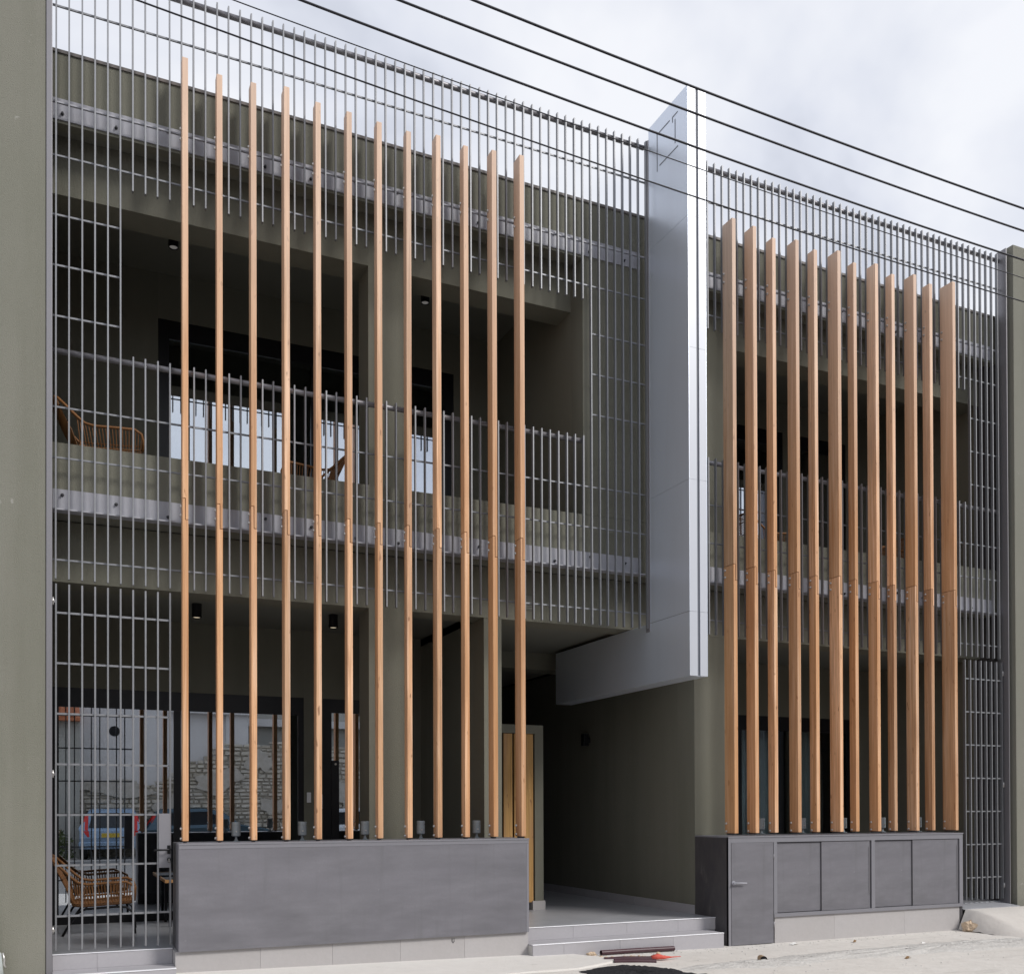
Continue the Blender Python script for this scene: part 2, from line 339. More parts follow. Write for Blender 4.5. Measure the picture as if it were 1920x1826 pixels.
# ================================================================== SETTING
def gz(x, y):
    if y > -3:
        b = -.175 - .0155*min(max(x, -4), 6.4)
    else: b = -.25
    if -3.5 < y <= -3: pass
    return b
def build_ground():
    xs = [-600, -200, -60, -20, -8, -4, -2] + [i*.25 for i in range(-4, 50)] + [14, 18, 30, 60, 200, 600]
    ys = [-600, -200, -80, -40, -28, -22, -16, -10, -6, -4, -3.2] + [-3+.2*i for i in range(0, 22)] + [4, 12, 40, 200]
    rnd = random.Random(3); v = []; f = []
    for y in ys:
        for x in xs:
            w = max(0, min(1, (y+6)/3))
            z = (gz(x, -1)*w - .26*(1-w)) + (rnd.uniform(-.006, .006) if -3 < y < -.5 and -1 < x < 13 else 0)
            if y > .8: z -= .12
            v.append((x, y, z))
    n = len(xs)
    f = [(j*n+i, j*n+i+1, (j+1)*n+i+1, (j+1)*n+i) for j in range(len(ys)-1) for i in range(n-1)]
    mb = MB(); mb.add(v, f, True); o = mb.build('ground', 'ground', None, origin=(0, 0, 0), fix=False); o['kind'] = 'structure'
build_ground()

def blob_sheet(name, m, cx, cy, rx, ry, z0, h, seed, n=40, rings=6):
    rnd = random.Random(seed); v = [(cx, cy, z0+h)]; f = []
    ph = [rnd.uniform(0, 6.28) for _ in range(5)]
    for j in range(1, rings+1):
        t = j/rings
        for k in range(n):
            a = 2*math.pi*k/n
            w = 1 + .13*math.sin(2*a+ph[0]) + .09*math.sin(3*a+ph[1]) + .05*math.sin(7*a+ph[2]) + .04*math.sin(11*a+ph[3])
            v.append((cx+rx*t*w*math.cos(a), cy+ry*t*w*math.sin(a), z0 + h*(1-t**3) + (rnd.uniform(-.25, .25)*h if j < rings else 0)))
    f = [(0, 1+k, 1+(k+1) % n) for k in range(n)]
    f += [(1+(j-1)*n+k, 1+j*n+k, 1+j*n+(k+1) % n, 1+(j-1)*n+(k+1) % n) for j in range(1, rings) for k in range(n)]
    mb = MB(); mb.add(v, f, True); return mb.build(name, m)

ro_ = MB(); ro_.add([(-300, -17.2, -.244), (300, -17.2, -.244), (300, -3.6, -.236), (-300, -3.6, -.236)], [(0, 1, 2, 3)]); ro_.build('road', 'road', fix=False)['kind'] = 'structure'
o = blob_sheet('asphalt_patch', 'asphalt', 4.30, -1.60, .62, .52, -.262, .05, 5, 60, 9); o['kind'] = 'structure'
o = blob_sheet('asphalt_patch', 'asphalt', 3.75, -1.75, .55, .42, -.252, .045, 8, 60, 9); o['kind'] = 'structure'
o = blob_sheet('concrete_patch', 'concrete_rough', 8.1, -1.35, 2.6, .30, -.287, .045, 12, 90, 9); o['kind'] = 'structure'
o = blob_sheet('concrete_patch', 'concrete_rough', 5.5, -1.45, .9, .25, -.275, .035, 14, 60, 8); o['kind'] = 'structure'

# ================================================================== MAIN BUILDING
BX0, BX1 = -.07, 10.45           # plot limits
YB = 2.10                        # glazed back wall of the galleries
FL1, H0, H1 = 3.95, 2.97, 6.12   # first floor level, beam undersides
bld = thing('apartment_building', (5.2, 1, 0), 'olive rendered two-storey building with deep open galleries behind steel bars', 'building')
def part(name, x0, x1, y0, y1, z0, z1, m='stucco', **k): return bx(name, x0, x1, y0, y1, z0, z1, m, bld, **k)
# roof parapets and balcony upstands, hung in front of the structure
part('parapet', BX0, 5.549, 0, .10, 6.545, 7.10); part('coping', BX0, 5.549, -.012, .115, 7.10, 7.125, 'coping')
part('parapet', 5.55, BX1, 0, .10, 6.545, 7.10); part('coping', 5.55, BX1, -.012, .115, 7.10, 7.125, 'coping')
part('balcony_upstand', BX0, 5.549, 0, .10, 3.463, 4.015); part('balcony_upstand', 5.55, BX1, 0, .10, 3.463, 4.015)
# blind panel beside the pylon
part('wall_panel', 4.69, 5.549, .0, .249, 4.017, 6.543)
# beams set back behind the slots
part('beam', BX0, 4.69, .25, .55, H1, 6.598); part('beam', 6.58, BX1, .25, .55, H1, 6.598)
part('beam', BX0, 6.16, .25, .55, H0, 3.46); part('beam', 6.16, BX1, .25, .55, H0, 3.46)
# slabs
part('roof_slab', BX0, BX1, .10, 9, 6.60, 7.0, 'stucco_soffit')
part('floor_slab', BX0, BX1, .102, 9, 3.47, FL1, 'stucco_soffit')
part('ceiling', BX0, 3.73, .552, YB, 3.05, 3.10, 'stucco_soffit'); part('ceiling', 3.915, 6.16, .552, 9, 3.0, 3.05, 'stucco_soffit')
part('ceiling', 6.58, BX1, .552, YB, 3.05, 3.10, 'stucco_soffit')
# columns and cross walls
part('column', 2.585, 2.98, .25, .57, 0, H0); part('column', 2.585, 2.98, .25, .57, FL1+.002, H1)
part('cross_wall', 3.73, 3.915, .25, 9, .0, H0-.002)
part('side_wall', 4.69, 5.35, .251, YB+.1, FL1+.002, 6.598)
part('column', 5.35, 6.58, .25, .57, FL1+.002, 6.598)
part('column', 6.162, 6.58, .25, .57, 0, H0-.002)
part('passage_wall', 6.162, 6.40, .571, 9, 0, H0)
part('passage_end_wall', 3.916, 6.16, 8.8, 9, 0, 3.0)
part('passage_beam', 3.917, 6.16, 2.15, 2.45, 2.80, 2.999)
# floors
part('gallery_floor', BX0, 3.73, -.10, YB+.2, -.2, 0, 'floor_tile')
part('passage_floor', 3.731, 6.161, -.10, 8.8, -.2, 0, 'floor_tile')
part('gallery_floor', 6.30, BX1, -.06, YB+.2, -.2, -.002, 'floor_tile')
# plot side walls (inside faces)
part('side_wall', BX0-.12, BX0, .0, 9, -.2, 7.0); 
part('side_wall', BX1, BX1+.2, .30, 9, -.2, 7.0)
part('side_cladding', BX1-.03, BX1+.2, -.10, .299, -.05, 7.09, 'steel_dark')
# rear of rooms
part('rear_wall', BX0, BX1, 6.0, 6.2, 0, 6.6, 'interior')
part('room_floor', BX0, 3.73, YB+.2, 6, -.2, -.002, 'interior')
# air grille on the slab edge over the passage
g = part('vent_grille', 4.15, 4.25, .242, .249, 3.08, 3.22, 'louvre')
for i in range(6): bx('slat', 4.155, 4.245, .236, .2415, 3.09+i*.021, 3.10+i*.021, 'louvre', g)

# back walls with openings + windows
def back_wall(x0, x1, z0, z1, ops):
    """strip the wall round its openings (ops: x0,x1,ztop)"""
    c = x0
    for a, b, t in sorted(ops):
        if a > c: part('back_wall', c, a, YB, YB+.2, z0, z1)
        part('lintel', a, b, YB+.001, YB+.2, t, z1); c = b
    if c < x1: part('back_wall', c, x1, YB, YB+.2, z0, z1)
def window(x0, x1, z0, z1, mull, pane='pane', fh=.19, fw=.10):
    m = MB(); y0, y1 = YB+.006, YB+.10
    m.box(x0, x1, y0, y1, z1-fh, z1); m.box(x0, x0+fw, y0, y1, z0, z1-fh); m.box(x1-fw, x1, y0, y1, z0, z1-fh); m.box(x0+fw, x1-fw, y0, y1, z0, z0+.09)
    w = m.build('window', 'frame_black', bld, fix=False)
    e = [x0+fw] + [q for q in mull] + [x1-fw]
    for q in mull: bx('mullion', q-.035, q+.035, y0-.002, y1+.002, z0+.091, z1-fh-.001, 'frame_black', w)
    for a, b in zip(e[:-1], e[1:]):
        a2 = a + (.0355 if a != e[0] else .0005); b2 = b - (.0355 if b != e[-1] else .0005)
        bx('pane', a2, b2, YB+.020, YB+.026, z0+.0905, z1-fh-.0005, pane, w)
    return w
back_wall(BX0, 3.73, 0, 3.10, [(-.0699, 2.40, 2.33), (2.605, 3.38, 2.33)])
window(-.069, 2.40, .0, 2.33, [1.10], fw=.062); w = window(2.605, 3.38, .0, 2.33, [], fh=.15, fw=.10)
# door hardware on the glazed door
bx('lock_case', 2.70, 2.785, YB-.006, YB+.005, .35, 1.66, 'frame_black', w)
for zz in (1.62, .42): shared('screw', 'screw', lambda: MB().lathe((0, 0, 0), [(.012, -.004), (.012, .004)], 10, 'y'), 'bolt', w, (2.745, YB-.0105, zz))
bx('door_handle', 2.73, 2.745, YB-.03, YB-.007, .56, .66, 'bolt', w)
back_wall(BX0, 4.69, FL1, 6.6, [(.915, 3.17, 6.14), (3.34, 4.14, 6.14)])
window(.915, 3.17, FL1+.002, 6.14, [2.52], fw=.105); window(3.34, 4.14, FL1+.002, 6.14, [], fw=.13)
back_wall(6.40, BX1, 0, 3.10, [(8.1, 10.1, 2.36), (7.0, 7.7, 2.36)])
window(8.1, 10.1, .0, 2.36, [9.1], 'pane_clear'); window(7.0, 7.7, .0, 2.36, [], 'pane_clear', fh=.12)
back_wall(5.35, BX1, FL1, 6.6, [(7.9, 8.9, 6.20), (9.1, 10.0, 6.2)])
window(7.9, 8.9, FL1+.002, 6.20, [8.42], fw=.12); window(9.1, 10.0, FL1+.002, 6.20, [], fw=.12)
# switch plates
tag(bx('switch_plate', 2.43, 2.475, YB-.012, YB-.001, 1.20, 1.31, 'white_plastic', bevel=.003), 'white switch plate on olive wall between the glazed door and window', 'switch')
tag(bx('intercom', 2.55, 2.60, YB-.02, YB-.001, 1.13, 1.29, 'white_plastic', bevel=.006), 'pale intercom box fixed beside the black glazed door', 'intercom')
# skirting tiles along the passage wall
for i in range(9):
    a = .258 + i*.6
    shared('skirting_tile', 'skt', cbox(.012, .595, .095), 'riser', bld, (6.155, a+.2975, .048))
# corner tile blocks in the gallery

# ================================================================== STEEL CHANNELS + BAR SCREENS
YBAR = -.122; BW, BD = .0115, .033
XL = [-.025+.0933*i if i < 15 else 1.375+.0902*(i-15) for i in range(60)]
XR = [6.083+.0938*i for i in range(-5, 46)]
ZT, ZU, ZB0, ZB1 = 7.80, 6.065, 4.735, 2.912
def screen(x0, x1, xs, cont, label, hand):
    s = thing('steel_bar_screen', ((x0+x1)/2, YBAR, ZB1), label, 'screen', 'steel bar screens')
    for i, x in enumerate(xs):
        j = random.uniform(-.0015, .0015)
        if cont(i): shared('bar', 'barC', cbox(BW, BD, ZT-ZB1), 'bar', s, (x+j, YBAR, (ZT+ZB1)/2))
        else:
            shared('bar', 'barU', cbox(BW, BD, ZT-ZU), 'bar', s, (x+j, YBAR, (ZT+ZU)/2))
            shared('bar', 'barB', cbox(BW, BD, ZB0-ZB1), 'bar', s, (x-j, YBAR, (ZB0+ZB1)/2))
    for c in s.children: c.rotation_euler = (0, random.uniform(-.0009, .0009), random.uniform(-.05, .05))
    L = x1-x0; xc = (x0+x1)/2
    yr = YBAR+.0198
    rod = lambda l: (lambda: MB().box(-l/2, l/2, -.0065, .0065, -.0065, .0065))
    for z in (7.396, 6.222, 4.256, 3.862, 3.066):
        shared('rod', ('rod', round(L, 3)), rod(L), 'bar', s, (xc, yr, z))
    runs = []
    idx = [i for i in range(len(xs)) if cont(i)]
    st = idx[0]; pr = idx[0]
    for i in idx[1:]+[None]:
        if i is None or i != pr+1:
            runs.append((st, pr)); st = i
        pr = i
    for a, b in runs:
        a0 = x0 if a == 0 else xs[a]; b0 = x1 if b == len(xs)-1 else xs[b]
        for z in (5.757, 5.363, 4.967):
            shared('rod', ('rod', round(b0-a0, 3)), rod(b0-a0), 'bar', s, ((a0+b0)/2, yr, z))
    MB().tube([(x0, YBAR+.036, 7.757), (x1, YBAR+.036, 7.757)], .023, 12).build('top_rail', 'rail', s)
    MB().tube([(hand[0], YBAR+.036, 4.70), (hand[1], YBAR+.036, 4.70)], .023, 12).build('handrail', 'rail', s)
    # fixing channels
    MB().box(x0, x1, -.010, -.001, 6.568, 6.735).box(x0, x1, -.102, -.084, 6.640, 6.652).build('fixing_channel', 'galv', s, fix=False)
    MB().box(x0, x1, -.010, -.001, 3.470, 3.645).box(x0, x1, -.102, -.001, 3.458, 3.4695).build('fixing_channel', 'galv', s, fix=False)
    hexb = lambda: MB().lathe((0, 0, 0), [(.014, .0), (.014, -.006), (.009, -.0065), (.009, -.022)], 6, 'y')
    x = x0+.07; k = 0
    while x < x1-.05:
        shared('channel_bolt', 'chb', hexb, 'bolt_dark', s, (x, -.0105, (6.615, 6.695)[(k//2) % 2]))
        shared('channel_bolt', 'chb', hexb, 'bolt_dark', s, (x, -.0105, (3.60, 3.575, 3.52, 3.52)[k % 4]))
        k += 1; x += .395
    return s
sl = screen(-.05, 5.345, XL, lambda i: i < 6 or i >= 52, 'grey steel bar screen running from the olive left wall to the metal pylon', (-.05, 4.63))
sr = screen(5.556, 10.36, XR, lambda i: i >= 45, 'grey steel bar screen running from the metal pylon to the far end wall', (5.556, 10.33))
# end posts
bx('end_post', -.093, -.0515, -.21, -.05, -.30, 8.4, 'rail', sl, bevel=.002); bx('end_post', 5.3455, 5.3515, -.165, -.095, 2.88, 7.79, 'rail', sl)
MB().box(10.372, 10.384, -.20, -.05, -.02, 7.86).box(10.3845, 10.405, -.115, -.05, -.02, 7.86).build('end_post', 'rail', sr, fix=False)

# ------------------------------------------------------------------ gates
def gate(xs, label, lock, hinge_x, pivot_left):
    z0, z1 = .035, 2.872
    g = thing('bar_gate', ((xs[0]+xs[-1])/2, YBAR, 0), label, 'gate', 'steel bar gates')
    for x in xs: shared('bar', 'gbar', cbox(BW+.001, BD, z1-z0), 'bar', g, (x, YBAR, (z0+z1)/2))
    L = xs[-1]-xs[0]
    for z in (2.651, 2.259, 1.867, 1.475, 1.082, .690, .297):
        a, b = xs[0], xs[-1]
        if lock and z in (1.082, .690): b = .725
        shared('rod', ('grod', round(b-a, 3)), (lambda l: (lambda: MB().box(-l/2, l/2, -.0075, .0075, -.0075, .0075)))(b-a), 'bar', g, ((a+b)/2, YBAR+.005, z))
    for z in (2.74, 1.40, .19):
        MB().tube([(hinge_x, YBAR, z-.03), (hinge_x, YBAR, z+.03)], .009, 8).box(min(hinge_x, xs[0] if pivot_left else xs[-1]), max(hinge_x, xs[0] if pivot_left else xs[-1]), YBAR-.004, YBAR+.004, z-.012, z+.012).build('hinge', 'bolt', g)
    if lock:
        p = bx('lock_plate', .726, .817, -.150, -.118, .655, 1.09, 'steel_edge', g, bevel=.002)
        MB().lathe((.803, -.152, .80), [(.016, 0), (.016, -.012)], 14, 'y').box(.790, .816, -.1535, -.1515, .765, .835).build('handle_rose', 'black_metal', p)
        MB().tube([(.803, -.155, .80), (.803, -.195, .80), (.795, -.20, .80), (.695, -.20, .798), (.688, -.19, .798)], .008, 8).build('lever', 'black_metal', p)
        MB().lathe((.803, -.1515, .722), [(.015, 0), (.015, -.006)], 14, 'y').box(.795, .811, -.157, -.1515, .695, .72).build('keyhole', 'black_metal', p)
        MB().box(.800, .806, -.1595, -.1575, .698, .728).build('key_slot', 'bolt', p)
    return g
gate(XL[:10], 'steel bar gate with lever handle in front of the wicker chair', True, -.046, True)
gate([9.723+.0875*i for i in range(8)], 'narrow steel bar gate between the low metal cupboards and far end wall', False, 10.366, False)

# ================================================================== PYLON
py = thing('pylon', (5.45, -.3, 2.36), 'tall pale blue-grey metal pylon with emblem rising above the roofline', 'pylon')
PX0, PX1, PF, PTOP, PBOT, PFOOT = 5.352, 5.553, -.845, 7.90, 2.36, 1.91
MB().prism([(PF+.012, PBOT+.006), (PFOOT-.006, PBOT+.006), (PFOOT-.006, 2.955), (-.168, 2.955), (-.168, PTOP-.01), (PF+.012, PTOP-.01)], PX0+.005, PX1-.005, 'x').build('core', 'groove', py)
seams = [2.963, 4.20, 5.437, 6.675, PTOP]
# left and right cheek panels
for (xa, xb) in ((PX0, PX0+.0045), (PX1-.0045, PX1)):
    bx('side_panel', xa, xb, PF, PFOOT, PBOT, 2.961, 'alu_panel', py)
    zz = [2.965, 4.199, 6.674, PTOP]
    for a, b in zip(zz[:-1], zz[1:]): bx('side_panel', xa, xb, PF, -.166, a+.001, b-.0015, 'alu_panel', py)
bx('back_panel', PX0+.0046, PX1-.0046, -.1675, -.163, 2.97, PTOP-.01, 'alu_panel', py)
bx('bottom_panel', PX0+.0046, PX1-.0046, PF+.013, PFOOT-.01, PBOT, PBOT+.0055, 'alu_panel', py)
bx('end_panel', PX0+.0046, PX1-.0046, PFOOT-.0055, PFOOT, PBOT+.006, 2.955, 'alu_panel', py)
bx('top_cap', PX0+.0046, PX1-.0046, PF, -.17, PTOP-.0095, PTOP-.001, 'alu_front', py)
fz = [PBOT, 2.962, 4.20, 5.437, 6.675, PTOP-.01]
for (xa, xb) in ((PX0+.0046, 5.440), (5.470, PX1-.0046)):
    for a, b in zip(fz[:-1], fz[1:]): bx('front_panel', xa, xb, PF, PF+.0115, a+.001, b-.001, 'alu_front', py)
em = MB()
def stroke(p, q, w=.0055):
    (y0, z0), (y1, z1) = p, q
    em.box(PX0-.002, PX0-.0003, min(y0, y1)-w, max(y0, y1)+w, min(z0, z1)-w, max(z0, z1)+w)
stroke((-.679, 7.745), (-.595, 7.745)); stroke((-.595, 7.7355), (-.595, 7.70))
stroke((-.54, 7.745), (-.325, 7.745)); stroke((-.325, 7.7355), (-.325, 7.385))
stroke((-.638, 7.696), (-.638, 7.475)); stroke((-.681, 7.417), (-.372, 7.417))
em.build('emblem', 'groove', py, fix=False)

# ================================================================== TIMBER FINS
FINW = .046; ZF0, ZJ, LAP = .868, 3.622, .185
depL = [0.089, 0.08, 0.097, 0.115, 0.094, 0.095, 0.089, 0.083, 0.108, 0.094, 0.115, 0.135]
topL = [7.202, 7.152, 7.155, 7.190, 7.152, 7.148, 7.141, 7.139, 7.164, 7.152, 7.172, 7.188]
depR = [0.163, 0.142, 0.105, 0.138, 0.104, 0.153, 0.094, 0.13, 0.093, 0.14, 0.107, 0.181]
topR = [7.193, 7.19, 7.152, 7.181, 7.158, 7.188, 7.15, 7.184, 7.147, 7.183, 7.153, 7.203]
YFB = -.150
boltm = lambda: MB().lathe((0, 0, 0), [(.013, 0), (.013, -.006), (.009, -.014), (.004, -.016)], 8, 'x')
def fin(x, dep, top, label):
    f = thing('timber_fin', (x+FINW/2, YFB-dep/2, ZF0), label, 'fin', 'timber fins')
    a, b, mid = x, x+FINW, x+FINW*.5
    g = .0022; jj = random.uniform(-.02, .02); zj = ZJ + random.uniform(-.006, .006); lap = LAP+jj
    up_ = MB().prism([(a, zj), (mid+g, zj), (mid+g, zj-lap), (b, zj-lap), (b, top), (a, top)], YFB-dep, YFB, 'y')
    lo_ = MB().prism([(a, ZF0), (b, ZF0), (b, zj-lap-2*g), (mid-g, zj-lap-2*g), (mid-g, zj-2*g), (a, zj-2*g)], YFB-dep, YFB, 'y')
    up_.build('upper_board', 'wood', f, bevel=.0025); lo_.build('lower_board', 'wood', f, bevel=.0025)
    for z in (6.64, 6.555, 3.572, 3.500, .968, .886):
        shared('bolt', 'fbolt', boltm, 'bolt', f, (x-.0002, YFB-.028, z))
    for z0, z1 in ((6.52, 6.68), (3.47, 3.60)):   # bracket plates back to the channels
        bx('bracket', b+.0005, b+.0055, YFB-.045, -.104, z0, z1, 'rail', f)
    MB().box(a+.012, b-.012, YFB-dep*.8, YFB-.012, .852, ZF0-.0005).build('foot_plate', 'steel_dark', f, fix=False)
for k in range(12):
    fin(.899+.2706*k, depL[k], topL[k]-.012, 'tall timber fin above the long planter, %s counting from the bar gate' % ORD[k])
for k in range(12):
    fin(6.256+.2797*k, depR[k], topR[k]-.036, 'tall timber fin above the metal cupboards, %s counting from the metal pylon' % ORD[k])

# ================================================================== PLANTER + CUPBOARDS
pl = thing('steel_planter', (2.39, -.1, -.01), 'long plain grey steel planter box under the timber fins', 'planter')
A0, A1, YF = .862, 3.925, -.335
MB().box(A0, A1, YF+.004, .10, -.006, .838).build('body', 'steel_dark', pl, fix=False)
bx('front_sheet', A0, A1-.024, YF, YF+.0035, -.008, .806, 'steel_paint', pl)
bx('edge_strip', A1-.0225, A1, YF, YF+.0035, -.008, .806, 'steel_edge', pl)
bx('cap', A0-.004, A1+.004, YF-.006, .104, .8385, .852, 'steel_edge', pl); bx('cap_strip', A0, A1, YF-.002, YF+.0035, .8075, .838, 'steel_edge', pl)
bx('end_sheet', A0-.004, A0-.0003, YF, .10, -.008, .838, 'steel_paint', pl)
MB().tube([(3.18, YF+.03, -.03), (3.18, YF+.03, -.055), (3.19, YF+.03, -.07), (3.20, YF+.03, -.055), (3.20, YF+.03, -.03)], .004, 6).build('drain_ring', 'bolt_dark', pl)
plf = thing('stone_plinth', (2.4, -.2, -.3), 'pale stone-clad plinth below the long planter', 'plinth')
xx = [.835, 1.50, 2.10, 2.70, 3.30, 3.93]
for a, b in zip(xx[:-1], xx[1:]): bx('stone_panel', a+.0006, b-.0006, -.305, -.02, -.34, -.009, 'stone_clad', plf, bevel=.0015)

cb = thing('metal_cupboard', (7.8, -.1, -.28), 'low grey steel cupboards with sliding panels below the timber fins', 'cupboard')
C0, C1, CT = 6.163, 9.438, .826
MB().box(C0, C1, YF+.03, .24, -.004, CT-.002).box(C0, 6.75, YF+.03, .24, -.29, -.0045).build('carcass', 'steel_dark', cb, fix=False)
bx('side_sheet', C0-.004, C0-.0003, YF+.002, .245, -.30, CT-.002, 'steel_dark', cb)
bx('corner_post', C0-.004, C0+.028, YF, YF+.029, -.30, CT-.002, 'steel_edge', cb)
bx('top_cap', C0-.006, C1+.006, YF-.006, .245, CT-.0015, CT+.012, 'steel_edge', cb)
bx('top_rail', C0+.029, C1, YF, YF+.029, .772, CT-.002, 'steel_edge', cb)
d = bx('hinged_door', C0+.031, 6.722, YF-.004, YF+.02, -.268, .769, 'steel_paint', cb, bevel=.002)
MB().lathe((6.215, YF-.004, .366), [(.022, 0), (.022, -.008), (.013, -.009), (.013, -.035)], 12, 'y').tube([(6.215, YF-.036, .366), (6.36, YF-.036, .363)], .008, 8, radii=[.010, .006]).build('latch_handle', 'galv', d)
for z in (.62, -.08): MB().tube([(6.727, YF-.004, z-.03), (6.727, YF-.004, z+.03)], .006, 8).build('hinge', 'rail', d)
bx('post', 6.732, 6.775, YF, YF+.029, .033, .7715, 'steel_edge', cb); bx('post', 8.062, 8.110, YF, YF+.029, .033, .7715, 'steel_edge', cb); bx('post', 9.385, 9.438, YF, YF+.029, .033, .7715, 'steel_edge', cb)
bx('bottom_rail', 6.732, C1, YF-.004, YF+.029, -.004, .0325, 'steel_edge', cb)
for a, b, m_ in ((6.776, 8.061, 7.372), (8.111, 9.384, 8.672)):
    bx('sliding_panel', a+.006, m_+.02, YF+.020, YF+.029, .040, .762, 'steel_paint', cb)
    p = bx('sliding_panel', m_, b-.018, YF+.008, YF+.0185, .036, .766, 'steel_paint', cb)
    bx('edge_fold', m_-.0045, m_-.0003, YF+.008, YF+.0195, .036, .766, 'steel_dark', p)
    bx('finger_pull', b-.032, b-.022, YF+.003, YF+.0078, .20, .70, 'rail', p)
cpf = thing('stone_plinth', (8.1, -.2, -.3), 'pale stone-clad plinth below the metal cupboards', 'plinth')
for a, b in ((6.752, 7.55), (7.55, 8.55), (8.55, 9.40)): bx('stone_panel', a+.0006, b-.0006, -.318, -.02, -.36, -.0055, 'stone_clad', cpf, bevel=.0015)
bx('end_trim', 9.402, 9.438, -.325, -.02, -.30, -.0055, 'steel_dark', cpf)

# ================================================================== STEPS
def steps(name, x0, x1, x2, label, seams1, seams2):
    s = thing(name, ((x0+x1)/2, -.2, -.25), label, 'steps')
    e = [x0]+seams1+[x1]
    for a, b in zip(e[:-1], e[1:]): bx('riser_tile', a+.001, b-.001, -.112, -.1005, -.12, -.003, 'riser', s)
    bx('nosing', x0, x1, -.118, -.085, -.0025, .0035, 'nosing', s, bevel=.001)
    e = [x0]+seams2+[x2]
    for a, b in zip(e[:-1], e[1:]):
        bx('tread_tile', a+.001, b-.001, -.388, -.1125, -.135, -.121, 'riser', s)
        bx('riser_tile', a+.001, b-.001, -.402, -.389, -.36, -.126, 'riser', s)
    bx('step_core', x0, x2, -.388, -.10, -.4, -.1355, 'concrete_rough', s)
    bx('nosing', x0, x2, -.407, -.375, -.1255, -.1185, 'nosing', s, bevel=.001)
steps('entrance_steps', 3.93, 6.158, 6.05, 'two grey tiled steps up to the covered passage', [4.5, 5.1, 5.7], [4.25, 4.85, 5.45])
steps('gate_steps', -.05, .834, .834, 'two grey tiled steps below the bar gate', [.27], [.27])

# ramp at the right gate
rnd = random.Random(31); v = []; nx, ny = 26, 14
for jy in range(ny+1):
    y = -.335 - jy*.075
    for ix in range(nx+1):
        x = 9.36 + ix*.115; tx = min(1, max(0, (x-9.34)/.12)); tx = tx*tx*(3-2*tx); ty = max(0, 1-(jy/ny)); ty = ty*ty*(3-2*ty)
        v.append((x, y, -.282 + .238*tx*ty + (rnd.uniform(-.007, .007) if 0 < jy < ny else 0)))
rp_ = MB(); rp_.add(v, [(a*(nx+1)+b, a*(nx+1)+b+1, (a+1)*(nx+1)+b+1, (a+1)*(nx+1)+b) for a in range(ny) for b in range(nx)], True)
ro = rp_.build('ramp', 'ramp', fix=False); ro['kind'] = 'structure'
# pale pavement slab along the left half of the frontage
px_ = [-4 + .4*i for i in range(22)]; rnd = random.Random(5); v = []
for x in px_:
    x2 = min(x, 4.30); z = gz(x2, -1)+.016; e_ = -1.20 + .05*math.sin(x*1.7) + rnd.uniform(-.02, .02) + (.30 if x > 4.2 else 0)
    v += [(x2, -.30, z), (x2+(.28 if x > 4.2 else 0), e_, z-.002), (x2+(.28 if x > 4.2 else 0), e_-.012, z-.05)]
pv = MB(); pv.add(v, [(3*a+b, 3*a+b+1, 3*a+b+4, 3*a+b+3) for a in range(len(px_)-1) for b in range(2)], False)
po = pv.build('pavement', 'pavement', fix=True); po['kind'] = 'structure'
MB().prism([(-.062, -.0195), (-.062, -.012), (-.335, -.036), (-.335, -.0435)], 9.442, 10.37, 'x').build('ramp_slab', 'floor_tile')['kind'] = 'structure'

# ================================================================== NEIGHBOURING WALLS
tag(bx('boundary_wall', -7, -.0945, -.20, -.0, -.4, 11, 'stucco_old', bevel=.004), 'weathered olive rendered wall beside the bar gate', 'wall')
tag(bx('boundary_wall', BX1+.0, 16, -.235, -.105, -.4, 7.90, 'stucco_old', bevel=.004), 'olive rendered end wall beyond the narrow gate', 'wall')

# ================================================================== SLATTED CUPBOARD IN THE PASSAGE
sc_ = thing('slatted_cupboard', (4.43, 1.6, 0), 'tall cupboard with vertical timber slats in olive surround inside the passage', 'cupboard')
YS = 1.42
MB().box(4.835, 4.94, YS, 2.1, .10, 2.06).box(3.917, 4.8345, YS, 2.1, 1.965, 2.06).build('surround', 'stucco', sc_, fix=False)
bx('base_block', 4.80, 4.955, YS-.015, 2.1, .0, .0995, 'stone_clad', sc_)
bx('back_board', 3.917, 4.834, YS+.05, YS+.06, .085, 1.964, 'frame_black', sc_)
for i in range(6): shared('slat', 'cslat', cbox(.106, .022, 1.875), 'wood_slat', sc_, (4.766-i*.127, YS+.02, 1.0225), bevel=.002)

# ================================================================== SMALL FITTINGS
def spotlight(x, label):
    s = thing('spotlight', (x, -.06, .852), label, 'spotlight', 'grey garden spotlights')
    z = .852
    MB().box(x-.028, x+.028, -.088, -.032, z+.0, z+.006).prism([(x-.016, z+.0065), (x+.016, z+.0065), (x+.006, z+.03), (x+.012, z+.06), (x-.012, z+.06), (x-.006, z+.03)], -.072, -.048, 'y').build('bracket', 'spot_grey', s)
    h = MB().lathe((x, -.06, z+.045), [(.026, 0), (.037, .006), (.037, .085), (.034, .086), (.034, .090), (.037, .091), (.037, .118), (.030, .120)], 18).build('housing', 'spot_grey', s)
    MB().lathe((x-.004, -.097, z+.085), [(.007, .002), (.007, -.006)], 8, 'y').build('screw', 'bolt', h)
for k, x in enumerate((1.345, 1.90, 2.455, 2.975, 3.52)): spotlight(x, 'grey spotlight on the planter top, %s counting from the bar gate' % ORD[k])
for k, x in enumerate((6.79, 7.345, 7.92, 8.49, 9.04)): spotlight(x, 'grey spotlight on the cupboard top, %s counting from the metal pylon' % ORD[k])

